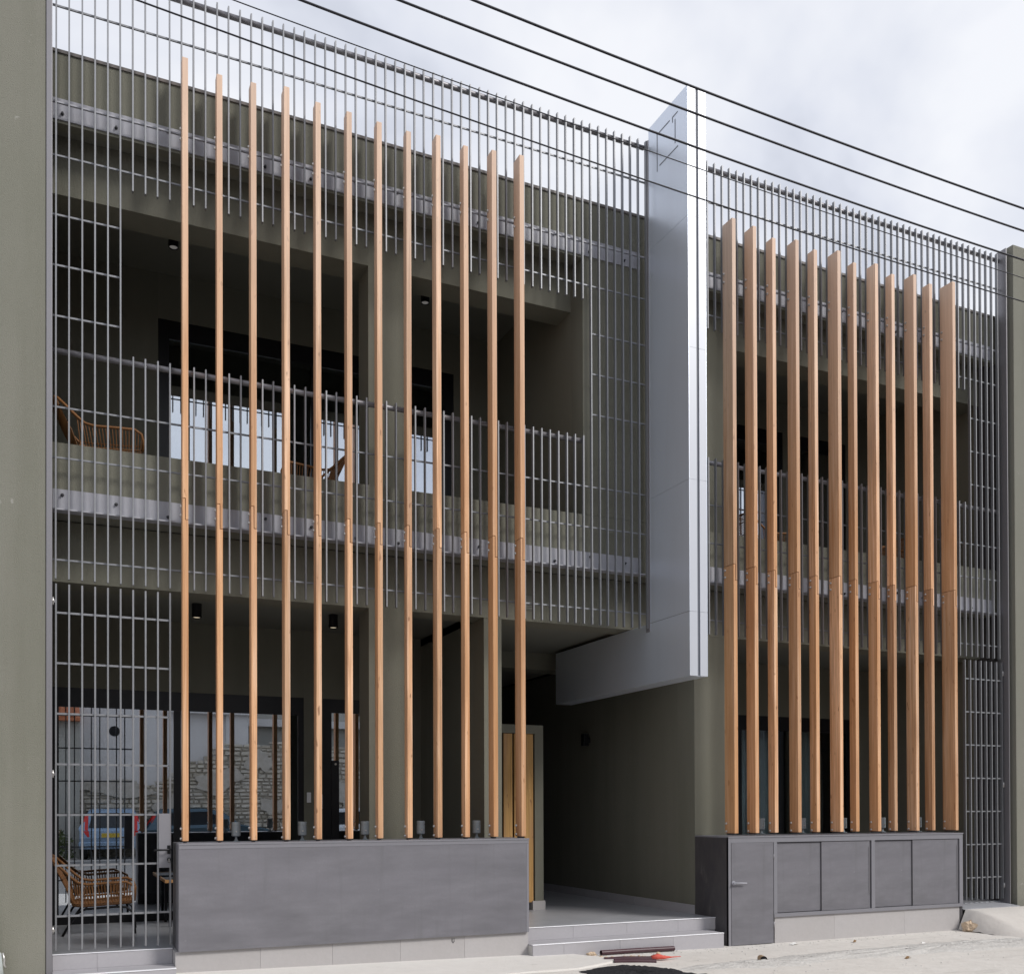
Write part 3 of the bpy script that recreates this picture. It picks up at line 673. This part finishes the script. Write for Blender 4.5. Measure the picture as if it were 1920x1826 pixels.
def downlight(x, y, z, h, m, label):
    d = thing('downlight', (x, y, z), label, 'downlight', 'cylindrical ceiling downlights')
    MB().lathe((x, y, z), [(.045, 0), (.045, -h), (.040, -h-.001), (.038, -h+.01)], 20).build('housing', 'frame_black', d)
    MB().lathe((x, y, z-h), [(.036, .0085), (.030, .004)], 16).build('lens', m, d)
downlight(.965, 1.1, 6.6, .25, 'lamp_white', 'black cylinder downlight over the balcony end near the olive left wall')
downlight(3.44, 1.1, 6.6, .25, 'lamp_white', 'black cylinder downlight over the balcony between column and blind panel')
downlight(1.17, 1.1, 3.05, .13, 'lamp_warm', 'lit black downlight on ground gallery ceiling nearest the bar gate')
downlight(2.47, 1.1, 3.05, .13, 'lamp_warm', 'lit black downlight on ground gallery ceiling beside the olive column')
wl = thing('wall_lamp', (6.15, 2.56, 1.95), 'small black lamp on the passage wall', 'wall lamp')
MB().box(6.06, 6.13, 2.52, 2.60, 1.93, 2.08).build('housing', 'frame_black', wl, bevel=.004); MB().box(6.1305, 6.1615, 2.54, 2.58, 1.97, 2.04).build('mount', 'frame_black', wl)

# curtains behind the far glass
def curtain(x0, x1, z0, z1, label):
    mb = MB(); n = int((x1-x0)/.018); v = []; f = []
    for i in range(n+1):
        x = x0+(x1-x0)*i/n; y = YB+.30+.035*math.sin(x*52)+.015*math.sin(x*23+1)
        v += [(x, y, z0), (x, y, z1)]
    f = [(2*i, 2*i+2, 2*i+3, 2*i+1) for i in range(n)]
    mb.add(v, f, True); o = mb.build('curtain', 'curtain', None, fix=False)
    md = o.modifiers.new('solid', 'SOLIDIFY'); md.thickness = .003
    tag(o, label, 'curtain')
curtain(8.2, 9.0, .03, 2.28, 'grey-green curtain behind the glazing nearer the passage')
curtain(9.25, 9.75, .03, 2.28, 'grey-green curtain behind the glazing nearer the end wall')

# ================================================================== WICKER CHAIRS
def make_chair(loc, rz, scale, label):
    """lounge chair facing local +x, origin at floor centre"""
    t = thing('wicker_chair', (0, 0, 0), label, 'chair', 'wicker lounge chairs')
    W2 = .29
    side = lambda s: [Vector(p) for p in ((.325, s*(W2-.01), .30), (.335, s*W2, .38), (.315, s*(W2+.01), .445), (.26, s*(W2+.015), .475), (.10, s*(W2+.015), .468), (-.06, s*(W2+.01), .458), (-.14, s*W2, .475), (-.20, s*(W2-.01), .525), (-.29, s*(W2-.03), .615), (-.35, s*(W2-.05), .675), (-.372, s*(W2-.10), .70))]
    L = side(1); Rr = side(-1)
    rim = L + [Vector((-.385, 0, .715))] + Rr[::-1]
    MB().tube(rim, .0125, 8).build('rim', 'rattan', t)
    # seat loop lower frame
    seat = [Vector(p) for p in ((.325, W2-.01, .30), (.30, W2-.02, .285), (-.10, W2-.03, .262), (-.18, W2-.04, .27), (-.20, 0, .272), (-.18, -W2+.04, .27), (-.10, -W2+.03, .262), (.30, -W2+.02, .285), (.325, -W2+.01, .30))]
    MB().tube(seat, .009, 8).build('seat_frame', 'rattan_dark', t)
    def along(path, k):
        d = [0]
        for p, q in zip(path[:-1], path[1:]): d.append(d[-1]+(q-p).length)
        k *= d[-1]
        for i in range(len(path)-1):
            if k <= d[i+1]+1e-9: return path[i].lerp(path[i+1], (k-d[i])/(d[i+1]-d[i]))
        return path[-1]
    st = MB()
    for s, P in ((1, L), (-1, Rr)):
        lowp = [Vector((.325, s*(W2-.01), .30)), Vector((.30, s*(W2-.02), .285)), Vector((-.10, s*(W2-.03), .262)), Vector((-.18, s*(W2-.04), .27))]
        lowb = lowp + [Vector((-.20, s*(W2-.1), .30))]
        for i in range(21):
            k = i/20; a = along(P[2:8], k); b = along(lowp, .04+.94*k); mid = a.lerp(b, .5)+Vector((0, s*.012, 0))
            st.tube([a, mid, b], .0042, 5, cap=False)
        st.tube([along(lowp, k)+Vector((.0, s*.006, .055)) for k in (.05, .3, .55, .8, 1)], .006, 6, cap=False)
        st.tube([along(lowp, k)+Vector((.0, s*.008, .02)) for k in (.05, .3, .55, .8, 1)], .005, 6, cap=False)
    for i in range(23):      # seat strands front-to-back and back strands
        y = -W2+.05+(2*W2-.10)*i/22
        tb = Vector((-.385+.02*(y/W2)**2, y*.82, .715-.02*(y/W2)**2)) if abs(y) < W2-.06 else Vector((-.36, y*.86, .683))
        st.tube([(.315, y, .29), (.1, y, .268), (-.12, y, .262), (-.19, y, .275)], .0042, 5, cap=False)
        st.tube([(-.19, y, .275), (-.24, y*.98, .42), (-.31, y*.9, .56), tb], .0042, 5, cap=False)
    for z, x in ((.37, -.222), (.50, -.272), (.62, -.335)):
        st.tube([(x, -W2+.055, z), (x-.01, 0, z+.005), (x, W2-.055, z)], .006, 6, cap=False)
    w = st.build('wicker_weave', 'rattan', t, fix=False); w['kind'] = 'stuff'
    for s in (1, -1):
        MB().tube([(.335, s*.25, 0), (.325, s*.25, .12), (.305, s*.25, .205), (.26, s*.25, .243), (.18, s*.25, .25), (-.08, s*.25, .237), (-.15, s*.25, .20), (-.215, s*.25, .10), (-.27, s*.25, 0)], .011, 8).build('leg_frame', 'black_metal', t)
    MB().tube([(.18, -.25, .25), (.18, .25, .25)], .009, 8).build('cross_bar', 'black_metal', t); MB().tube([(-.08, -.25, .237), (-.08, .25, .237)], .009, 8).build('cross_bar', 'black_metal', t)
    t.location = loc; t.rotation_euler = (0, 0, rz); t.scale = (scale,)*3; WORLD[t] = Vector(loc)
    return t
def dup_chair(src, loc, rz, scale, label):
    c = src.copy(); COL.objects.link(c); c['label'] = label
    for ch in src.children:
        d = ch.copy(); COL.objects.link(d); d.parent = c
    c.location = loc; c.rotation_euler = (0, 0, rz); c.scale = (scale,)*3
    return c
ch = make_chair((.31, 1.34, 0), R(-4), 1.0, 'brown wicker lounge chair with black legs behind the bar gate')
dup_chair(ch, (.335, .92, FL1), R(0), 1.0, 'brown wicker chair on the balcony beside the olive left wall')
dup_chair(ch, (2.22, 1.2, FL1), R(186), 1.0, 'brown wicker chair on the balcony before the wide glazing, its back to the column')
dup_chair(ch, (7.86, 1.2, FL1), R(-5), 1.0, 'brown wicker chair on the balcony across the pylon, facing the end wall')
dup_chair(ch, (9.72, 1.2, FL1), R(182), 1.0, 'brown wicker chair on the balcony across the pylon, its back to the end wall')
# coffee table beside the ground-floor chair
tb = thing('coffee_table', (1.25, 1.75, 0), 'low dark table with timber-edged top behind the planter', 'table')
MB().box(.93, 1.55, 1.45, 1.98, .43, .45).build('table_top', 'black_metal', tb, fix=False)
MB().box(.918, .9295, 1.45, 1.98, .425, .455).box(.918, 1.55, 1.438, 1.4495, .425, .455).build('table_edge', 'wood_slat', tb, fix=False)
for a, b in ((.97, 1.49), (.97, 1.94), (1.51, 1.49), (1.51, 1.94)): shared('leg', 'tleg', cbox(.025, .025, .429), 'black_metal', tb, (a, b, .2145))

# ================================================================== OVERHEAD WIRES
WIR = [(-1.9, .00341, -.05892, 6.68423, .0085, 'lowest of the three thick black cables over the street'),
       (-2.2, .0034, -.05453, 6.68025, .0085, 'middle one of the three thick black cables over the street'),
       (-2.5, .00419, -.05981, 6.62148, .0085, 'top one of the three thick black cables over the street'),
       (-1.7, .00262, -.05283, 6.66789, .004, 'thin black wire skimming the tops of the steel bars'),
       (-1.5, .00326, -.05954, 6.58858, .006, 'black cable crossing the steel bars below their top rail')]
for y, a, b, c, r, lab in WIR:
    y2 = y - 1.75; k = (y2-CAM_Y)/(y-CAM_Y)          # same line of sight, hung over the middle of the street
    pts = [(x*k, y2, CAM_Z+(a*x*x+b*x+c-CAM_Z)*k) for x in [-6+.6*i for i in range(44)]]
    tag(MB().tube(pts, r*k, 6).build('overhead_cable', 'wire'), lab, 'cable', 'overhead cables')

# ================================================================== THINGS ON THE GROUND
def pipe(pts, r, label, grp='purple conduits'):
    p = thing('conduit_pipe', pts[0], label, 'pipe', grp)
    MB().tube(pts, r, 14, cap=False).build('tube', 'conduit', p); d = (Vector(pts[0])-Vector(pts[1])).normalized()
    MB().tube([Vector(pts[0])-d*.03, Vector(pts[0])-d*.029], r*.93, 14).build('dark_bore', 'frame_black', p)
pipe([(4.60, -.475, -.222), (5.0, -.458, -.226), (5.42, -.455, -.232)], .024, 'dark purple conduit pipe lying along the entrance steps')
pipe([(4.45, -.80, -.238), (4.62, -.86, -.230), (4.86, -.93, -.236)], .026, 'dark purple conduit end nearer the steps poking from the dug hole')
pipe([(4.48, -.92, -.238), (4.66, -.985, -.236), (4.84, -1.04, -.245)], .026, 'dark purple conduit end beside the black asphalt patch')
rg = MB(); rnd = random.Random(2); pts = [(4.86, -.93, -.225), (4.92, -.95, -.215), (4.98, -.96, -.225), (5.08, -.93, -.232), (5.20, -.90, -.238)]
rg.tube(pts, .02, 7, radii=[.020, .028, .017, .006, .003]); tag(rg.build('red_tape', 'red_rag'), 'scrap of red tape hanging out of the conduit ends', 'tape')
def rock(name, m, c, r, seed, label, cat, grp=None):
    rnd = random.Random(seed); v = []; n, k = 14, 9
    for i in range(k+1):
        th = math.pi*i/k
        for j in range(n):
            a = 2*math.pi*j/n; q = 1 + .16*math.sin(3*a+th*4+seed) + rnd.uniform(-.12, .12)
            v.append((c[0]+r[0]*q*math.sin(th)*math.cos(a), c[1]+r[1]*q*math.sin(th)*math.sin(a), c[2]+r[2]*q*math.cos(th)))
    f = [(i*n+j, i*n+(j+1) % n, (i+1)*n+(j+1) % n, (i+1)*n+j) for i in range(k) for j in range(n)]
    mb = MB(); mb.add(v, f, False); return tag(mb.build(name, m), label, cat, grp)
rock('rubble_lump', 'rubble', (9.42, -.46, -.235), (.11, .10, .075), 3, 'sandy lump of mortar at the corner of the cupboard plinth', 'rubble')
rock('rubble_lump', 'rubble', (9.56, -.50, -.25), (.10, .08, .04), 5, 'flatter sandy crumb of mortar at the foot of the ramp', 'rubble')
rock('pebble', 'rubble', (4.52, -.44, -.235), (.05, .03, .022), 7, 'small sandy stone at the open end of the conduit by the steps', 'stone')
rnd = random.Random(11)
dug = MB()
for i in range(26):
    x, y = rnd.uniform(4.5, 5.15), rnd.uniform(-.82, -.60); r_ = rnd.uniform(.008, .028)
    dug.lathe((x, y, -.25), [(r_, 0), (r_*.9, r_*.5), (r_*.3, r_*.8)], 6)
dug.build('rubble_spill', 'rubble')['kind'] = 'stuff'
grit = MB()
for i in range(620):
    x = rnd.uniform(.5, 11); y = rnd.uniform(-2.2, -.42) if i < 300 else -.36-abs(rnd.gauss(0, .10)) if 6.7 < x < 9.4 or x < 3.9 else -.42-abs(rnd.gauss(0, .12)); r_ = rnd.uniform(.003, .010); z = gz(x, -1)
    grit.lathe((x, y, z-.001), [(r_, 0), (r_*.8, r_*.5), (r_*.2, r_*.7)], 5)
grit.build('gravel', 'concrete_rough')['kind'] = 'stuff'
so_ = thing('pipe_stub', (5.8, -1.3, -.27), 'short pipe stub with dark mouth poking from the rough concrete', 'pipe')
MB().tube([(5.78, -1.36, -.243), (5.84, -1.24, -.25)], .032, 14, cap=False).build('tube', 'rust_metal', so_); MB().tube([(5.784, -1.352, -.2432), (5.785, -1.35, -.2432)], .030, 14).build('dark_bore', 'frame_black', so_)
def scrap(name, m, x, y, a, l, w, label, cat):
    z = gz(x, -1)+.006; c, s = math.cos(a), math.sin(a); mb = MB(); P = lambda p, q, h: (x+c*p-s*q, y+s*p+c*q, z+h)
    top = [P(-l, -w, .0), P(0, -w*1.2, .014), P(l, -w*.6, .003), P(l*.8, w, .006), P(0, w*.8, .02), P(-l, w, .001)]
    v = top + [Vector(q)+Vector((0, 0, -.0015)) for q in top]
    mb.add(v, [(0, 1, 4, 5), (1, 2, 3, 4), (11, 10, 7, 6), (10, 9, 8, 7)] + [(i, 6+i, 6+(i+1) % 6, (i+1) % 6) for i in range(6)])
    tag(mb.build(name, m), label, cat)
scrap('paper_scrap', 'paper', 6.86, -.50, .2, .055, .022, 'white paper scrap on the ground below the cupboard door', 'paper')
scrap('paper_scrap', 'paper', 8.05, -1.05, 1.0, .035, .018, 'small white paper scrap on the rough concrete patch', 'paper')
scrap('dry_leaf', 'dry_leaf', 7.55, -.62, .6, .035, .012, 'dry brown leaf on pale ground below the sliding panels', 'leaf')
scrap('dry_leaf', 'dry_leaf', 7.15, -1.72, .3, .045, .014, 'dry brown leaf on pale ground beyond the rough concrete', 'leaf')

# battered pipe and a scrap of cable on the old wall
dp = thing('conduit_pipe', (-0.430, -.26, .1), 'battered pale metal pipe on the old olive wall', 'pipe')
MB().tube([(-0.470, -.245, .45), (-0.447, -.248, .25), (-0.432, -.25, .06), (-0.426, -.25, .05), (-0.415, -.25, -.02), (-0.398, -.25, -.17)], .025, 12, radii=[.022, .024, .022, .032, .028, .024]).build('tube', 'plastic_pale', dp)
MB().tube([(-0.398, -.25, -.165), (-0.390, -.25, -.30)], .021, 12).build('rusty_end', 'rust_metal', dp)
MB().tube([(-0.385, -.25, .055), (-0.375, -.25, .0), (-0.378, -.25, -.03), (-0.365, -.25, -.055)], .007, 7).build('clip', 'bolt', dp)
cs = thing('cable_clip', (-0.480, -.21, 1.95), 'broken white cable clip on the old olive wall', 'clip')
rnd = random.Random(9)
for i in range(4):
    z = 2.06-i*.05; MB().tube([(-0.520, -.215, z), (-0.490, -.225, z-.01), (-.435+.01*rnd.random(), -.215, z-.028)], .011, 7).build('clip', 'white_plastic', cs)

# ================================================================== ACROSS THE STREET (seen mirrored in the glazing)
YO = -20.0
ph = thing('plaster_house', (3, YO-4, 0), 'pale plastered house with round vent across the street', 'house')
bx('wall', .55, 5.6, YO-8, YO-.35, -.3, 6.4, 'plaster_far', ph)
MB().lathe((1.55, YO-.349, 3.62), [(.16, 0), (.16, .012)], 20, 'y').build('round_vent', 'frame_black', ph)
bx('balcony_ledge', 3.2, 5.7, YO-.349, YO-.05, 4.25, 4.45, 'plaster_far', ph); bx('corner_pier', 4.9, 5.6, YO-.349, YO-.22, 1.5, 4.249, 'plaster_far', ph)
for x in (3.5, 4.5): bx('window', x, x+.7, YO-.349, YO-.33, 4.6, 5.7, 'window_far', ph)
gh = thing('grey_house', (9, YO-5, 0), 'grey rendered house beyond the ruined stone wall across the street', 'house')
bx('wall', 5.62, 16, YO-9, YO-1.6, -.3, 6.2, 'house_far', gh); bx('ledge', 5.63, 16, YO-1.599, YO-1.3, 4.0, 4.25, 'plaster_far', gh)
for x in (6.6, 9.2, 11.8): bx('window', x, x+.9, YO-1.599, YO-1.58, 4.5, 5.7, 'window_far', gh)
rh = thing('tiled_house', (-3, YO-1, 0), 'low house with red tiled roof across the street', 'house')
bx('wall', -9, .549, YO-6, YO+.6, -.3, 3.85, 'house_far', rh)
rs = MB(); rs.prism([(YO+.95, 3.80), (YO+.95, 3.90), (YO-2.6, 5.3), (YO-6.2, 3.9), (YO-6.2, 3.8)], -9.2, .55, 'x'); rf = rs.build('roof', 'roof_tile', rh)
for i in range(38):
    x = -9.1+i*.255; MB().tube([(x, YO+.97, 3.93), (x, YO-2.55, 5.33)], .075, 6).build('tile_row', 'roof_tile', rf, fix=False)
sw = thing('stone_wall', (4, YO, 0), 'ruined rubble stone wall across the street', 'wall')
rnd = random.Random(21)
def wtop(x): return 1.95+.05*math.sin(x*3) if x < 2.6 else min(3.35, 1.95+(x-2.6)*.62) if x < 4.9 else 3.35+.08*math.sin(x*2)
core = MB(); st = MB()
xs_ = [.2+.4*i for i in range(38)]
for a, b in zip(xs_[:-1], xs_[1:]): core.box(a, b, YO-.30, YO-.06, -.3, min(wtop(a), wtop(b))-.06)
core.build('mortar', 'mortar_far', sw, fix=False)
z = -.3
while z < 3.4:
    h = rnd.uniform(.09, .17); x = .2+rnd.uniform(0, .2)
    while x < 15:
        w_ = rnd.uniform(.14, .40)
        if z+h < wtop(x+w_/2)+.05:
            j = lambda: rnd.uniform(-.028, .028)
            st.add([(x+.012+j(), YO-.08, z+.012+j()), (x+w_-.012+j(), YO-.08, z+.012+j()), (x+w_-.012+j(), YO-.08, z+h-.012+j()), (x+.012+j(), YO-.08, z+h-.012+j()),
                    (x+.03, YO+rnd.uniform(-.02, .04), z+.03), (x+w_-.03, YO+rnd.uniform(-.02, .04), z+.03), (x+w_-.03, YO+rnd.uniform(-.02, .04), z+h-.03), (x+.03, YO+rnd.uniform(-.02, .04), z+h-.03)],
                   [(4, 5, 6, 7), (0, 1, 5, 4), (1, 2, 6, 5), (2, 3, 7, 6), (3, 0, 4, 7)])
        x += w_
    z += h
st.build('stones', 'stone_far', sw)['kind'] = 'stuff'
for cx, cz, rx, rz, sd_ in ((3.2, 1.25, .4, .5, 1), (4.6, 2.1, .7, .35, 2), (5.9, 2.75, .35, .4, 3), (6.4, 1.3, .4, .3, 4), (1.5, 1.85, 1.2, .22, 5), (7.6, 2.4, .6, .5, 6), (9.2, 1.6, .8, .5, 7)):
    rr = random.Random(sd_); ph_ = [rr.uniform(0, 6.28) for _ in range(4)]; n_ = 36
    pts_ = [(cx+rx*(1+.25*math.sin(2*a+ph_[0])+.18*math.sin(3*a+ph_[1])+.12*math.sin(7*a+ph_[2])+rr.uniform(-.06, .06))*math.cos(a), cz+rz*(1+.25*math.sin(2*a+ph_[0])+.18*math.sin(3*a+ph_[1])+.12*math.sin(7*a+ph_[2]))*math.sin(a)) for a in [2*math.pi*i/n_ for i in range(n_)]]
    MB().prism(pts_, YO-.02, YO+.036+.004*sd_, 'y').build('plaster_remnant', 'remnant_far', sw)
db = thing('brick_block', (30, YO, 0), 'dark brick block at the far end across the street', 'building')
bx('wall', 16.5, 60, YO-6, YO+2, -.3, 7.5, 'dark_brick', db)
for i in range(9):
    for z in (1, 4.2): bx('window', 18+i*4.2, 19.6+i*4.2, YO+2.0005, YO+2.03, z, z+1.7, 'window_far', db)

def make_car(loc, paint, rz, label):
    """hatchback, rear towards +y, origin on the ground"""
    c = thing('parked_car', (0, 0, 0), label, 'car', 'cars parked across the street')
    prof = [(2.0, .30), (2.03, .62), (1.98, .82), (1.92, .90), (1.62, 1.36), (1.45, 1.44), (.2, 1.47), (-.35, 1.38), (-.95, .95), (-1.75, .82), (-1.95, .66), (-2.0, .32)]
    sec = [(-.80, .0), (-.83, .35), (-.80, .62)]
    mb = MB(); v = []; n = len(prof)
    def xw(z): return .84 if z < .9 else .84-(z-.9)*.42
    for s, k in ((-1, 1.0), (-1, .97), (1, .97), (1, 1.0)):
        for (y, z) in prof: v.append((s*xw(z)*(1 if k == 1 else .93), y*(.985 if k == 1 else 1.0), z*(1 if k == 1 else 1.008)))
    f = []
    for a in range(3): f += [(a*n+i, a*n+(i+1) % n, (a+1)*n+(i+1) % n, (a+1)*n+i) for i in range(n)]
    f += [tuple(range(n)), tuple(range(4*n-1, 3*n-1, -1))]
    mb.add(v, f, False); b = mb.build('body', paint, c, bevel=.03)
    MB().add([(-.60, 1.935, .93), (.60, 1.935, .93), (.50, 1.655, 1.35), (-.50, 1.655, 1.35), (-.60, 1.90, .92), (.60, 1.90, .92), (.50, 1.62, 1.34), (-.50, 1.62, 1.34)], [(0, 1, 2, 3), (4, 7, 6, 5), (0, 4, 5, 1), (1, 5, 6, 2), (2, 6, 7, 3), (3, 7, 4, 0)]).build('rear_window', 'car_glass', c)
    for s in (-1, 1):
        MB().prism([(1.30, .95), (1.22, 1.34), (.1, 1.38), (-.75, .95)], s*.735, s*.80, 'x').build('side_window', 'car_glass', c)
        MB().add([(s*.62, 2.0, .84), (s*.80, 1.93, .84), (s*.71, 1.66, 1.30), (s*.62, 1.70, 1.30), (s*.62, 1.9, .84), (s*.80, 1.86, .84), (s*.71, 1.6, 1.30), (s*.62, 1.6, 1.30)], [(0, 1, 2, 3), (4, 7, 6, 5), (0, 4, 5, 1), (1, 5, 6, 2), (2, 6, 7, 3), (3, 7, 4, 0)]).build('tail_light', 'tail_red', c)
        MB().add([(s*.58, 2.035, .66), (s*.84, 1.97, .66), (s*.81, 1.965, .83), (s*.60, 2.01, .83), (s*.58, 1.9, .66), (s*.82, 1.9, .66), (s*.79, 1.9, .83), (s*.60, 1.9, .83)], [(0, 1, 2, 3), (4, 7, 6, 5), (0, 4, 5, 1), (1, 5, 6, 2), (2, 6, 7, 3), (3, 7, 4, 0)]).build('tail_light', 'tail_red', c)
        MB().tube([(s*.84, -.55, .98), (s*.97, -.55, 1.0)], .06, 8).build('mirror', paint, c)
        for y in (1.28, -1.30):
            w = MB().lathe((s*.76, y, .30), [(.30, -.10), (.31, -.08), (.31, .08), (.30, .10)], 20, 'x').build('wheel', 'tyre', c)
            MB().lathe((s*.76, y, .30), [(.19, -.105), (.20, .105)], 14, 'x').build('rim', 'rim', w)
    MB().box(-.86, .86, 1.9, 2.06, .34, .52).build('bumper', paint, c, bevel=.03)
    MB().box(-.26, .26, 2.035, 2.05, .64, .76).build('number_plate', 'plate_yellow', c)
    c.location = loc; c.rotation_euler = (0, 0, rz); WORLD[c] = Vector(loc)
    return c
make_car((1.49, -18.3-1.6, -.25), 'car_blue', R(4), 'blue hatchback with red tail lights across the street')
make_car((4.3, -19.0-1.4+.2, -.25), 'car_teal', R(88), 'dark teal hatchback across the street')
make_car((9.2, -19.0, -.25), 'car_white', R(92), 'white hatchback across the street')
# weeds between the cars
def shrub(loc, r, h, n, seed, label):
    s = thing('shrub', loc, label, 'shrub', 'weeds across the street'); rnd = random.Random(seed); mb = MB()
    for i in range(n):
        a = rnd.uniform(0, 6.28); q = r*math.sqrt(rnd.random()); z = h*rnd.random()*(1-.5*q/r)
        p = Vector((loc[0]+q*math.cos(a), loc[1]+q*math.sin(a), loc[2]+z)); d = Vector((rnd.uniform(-1, 1), rnd.uniform(-1, 1), rnd.uniform(-.2, 1))).normalized(); e_ = d.cross(Vector((rnd.random(), rnd.random(), rnd.random()))).normalized()
        l = rnd.uniform(.05, .11); mb.add([p-e_*l*.3, p+d*l, p+e_*l*.3, p-d*l], [(0, 1, 2, 3)])
    mb.build('foliage', 'leaf', s, fix=False)['kind'] = 'stuff'
    for i in range(5):
        a = rnd.uniform(0, 6.28); MB().tube([loc, (loc[0]+r*.5*math.cos(a), loc[1]+r*.5*math.sin(a), loc[2]+h*.8)], .012, 5, radii=[.015, .005]).build('stem', 'rust_metal', s, fix=False)
shrub((-.3, -18.5, -.25), .7, 1.1, 900, 4, 'leafy weeds beside the blue hatchback')
shrub((6.6, -19.0, -.25), .5, .9, 500, 6, 'leafy weeds at the foot of the stone wall')
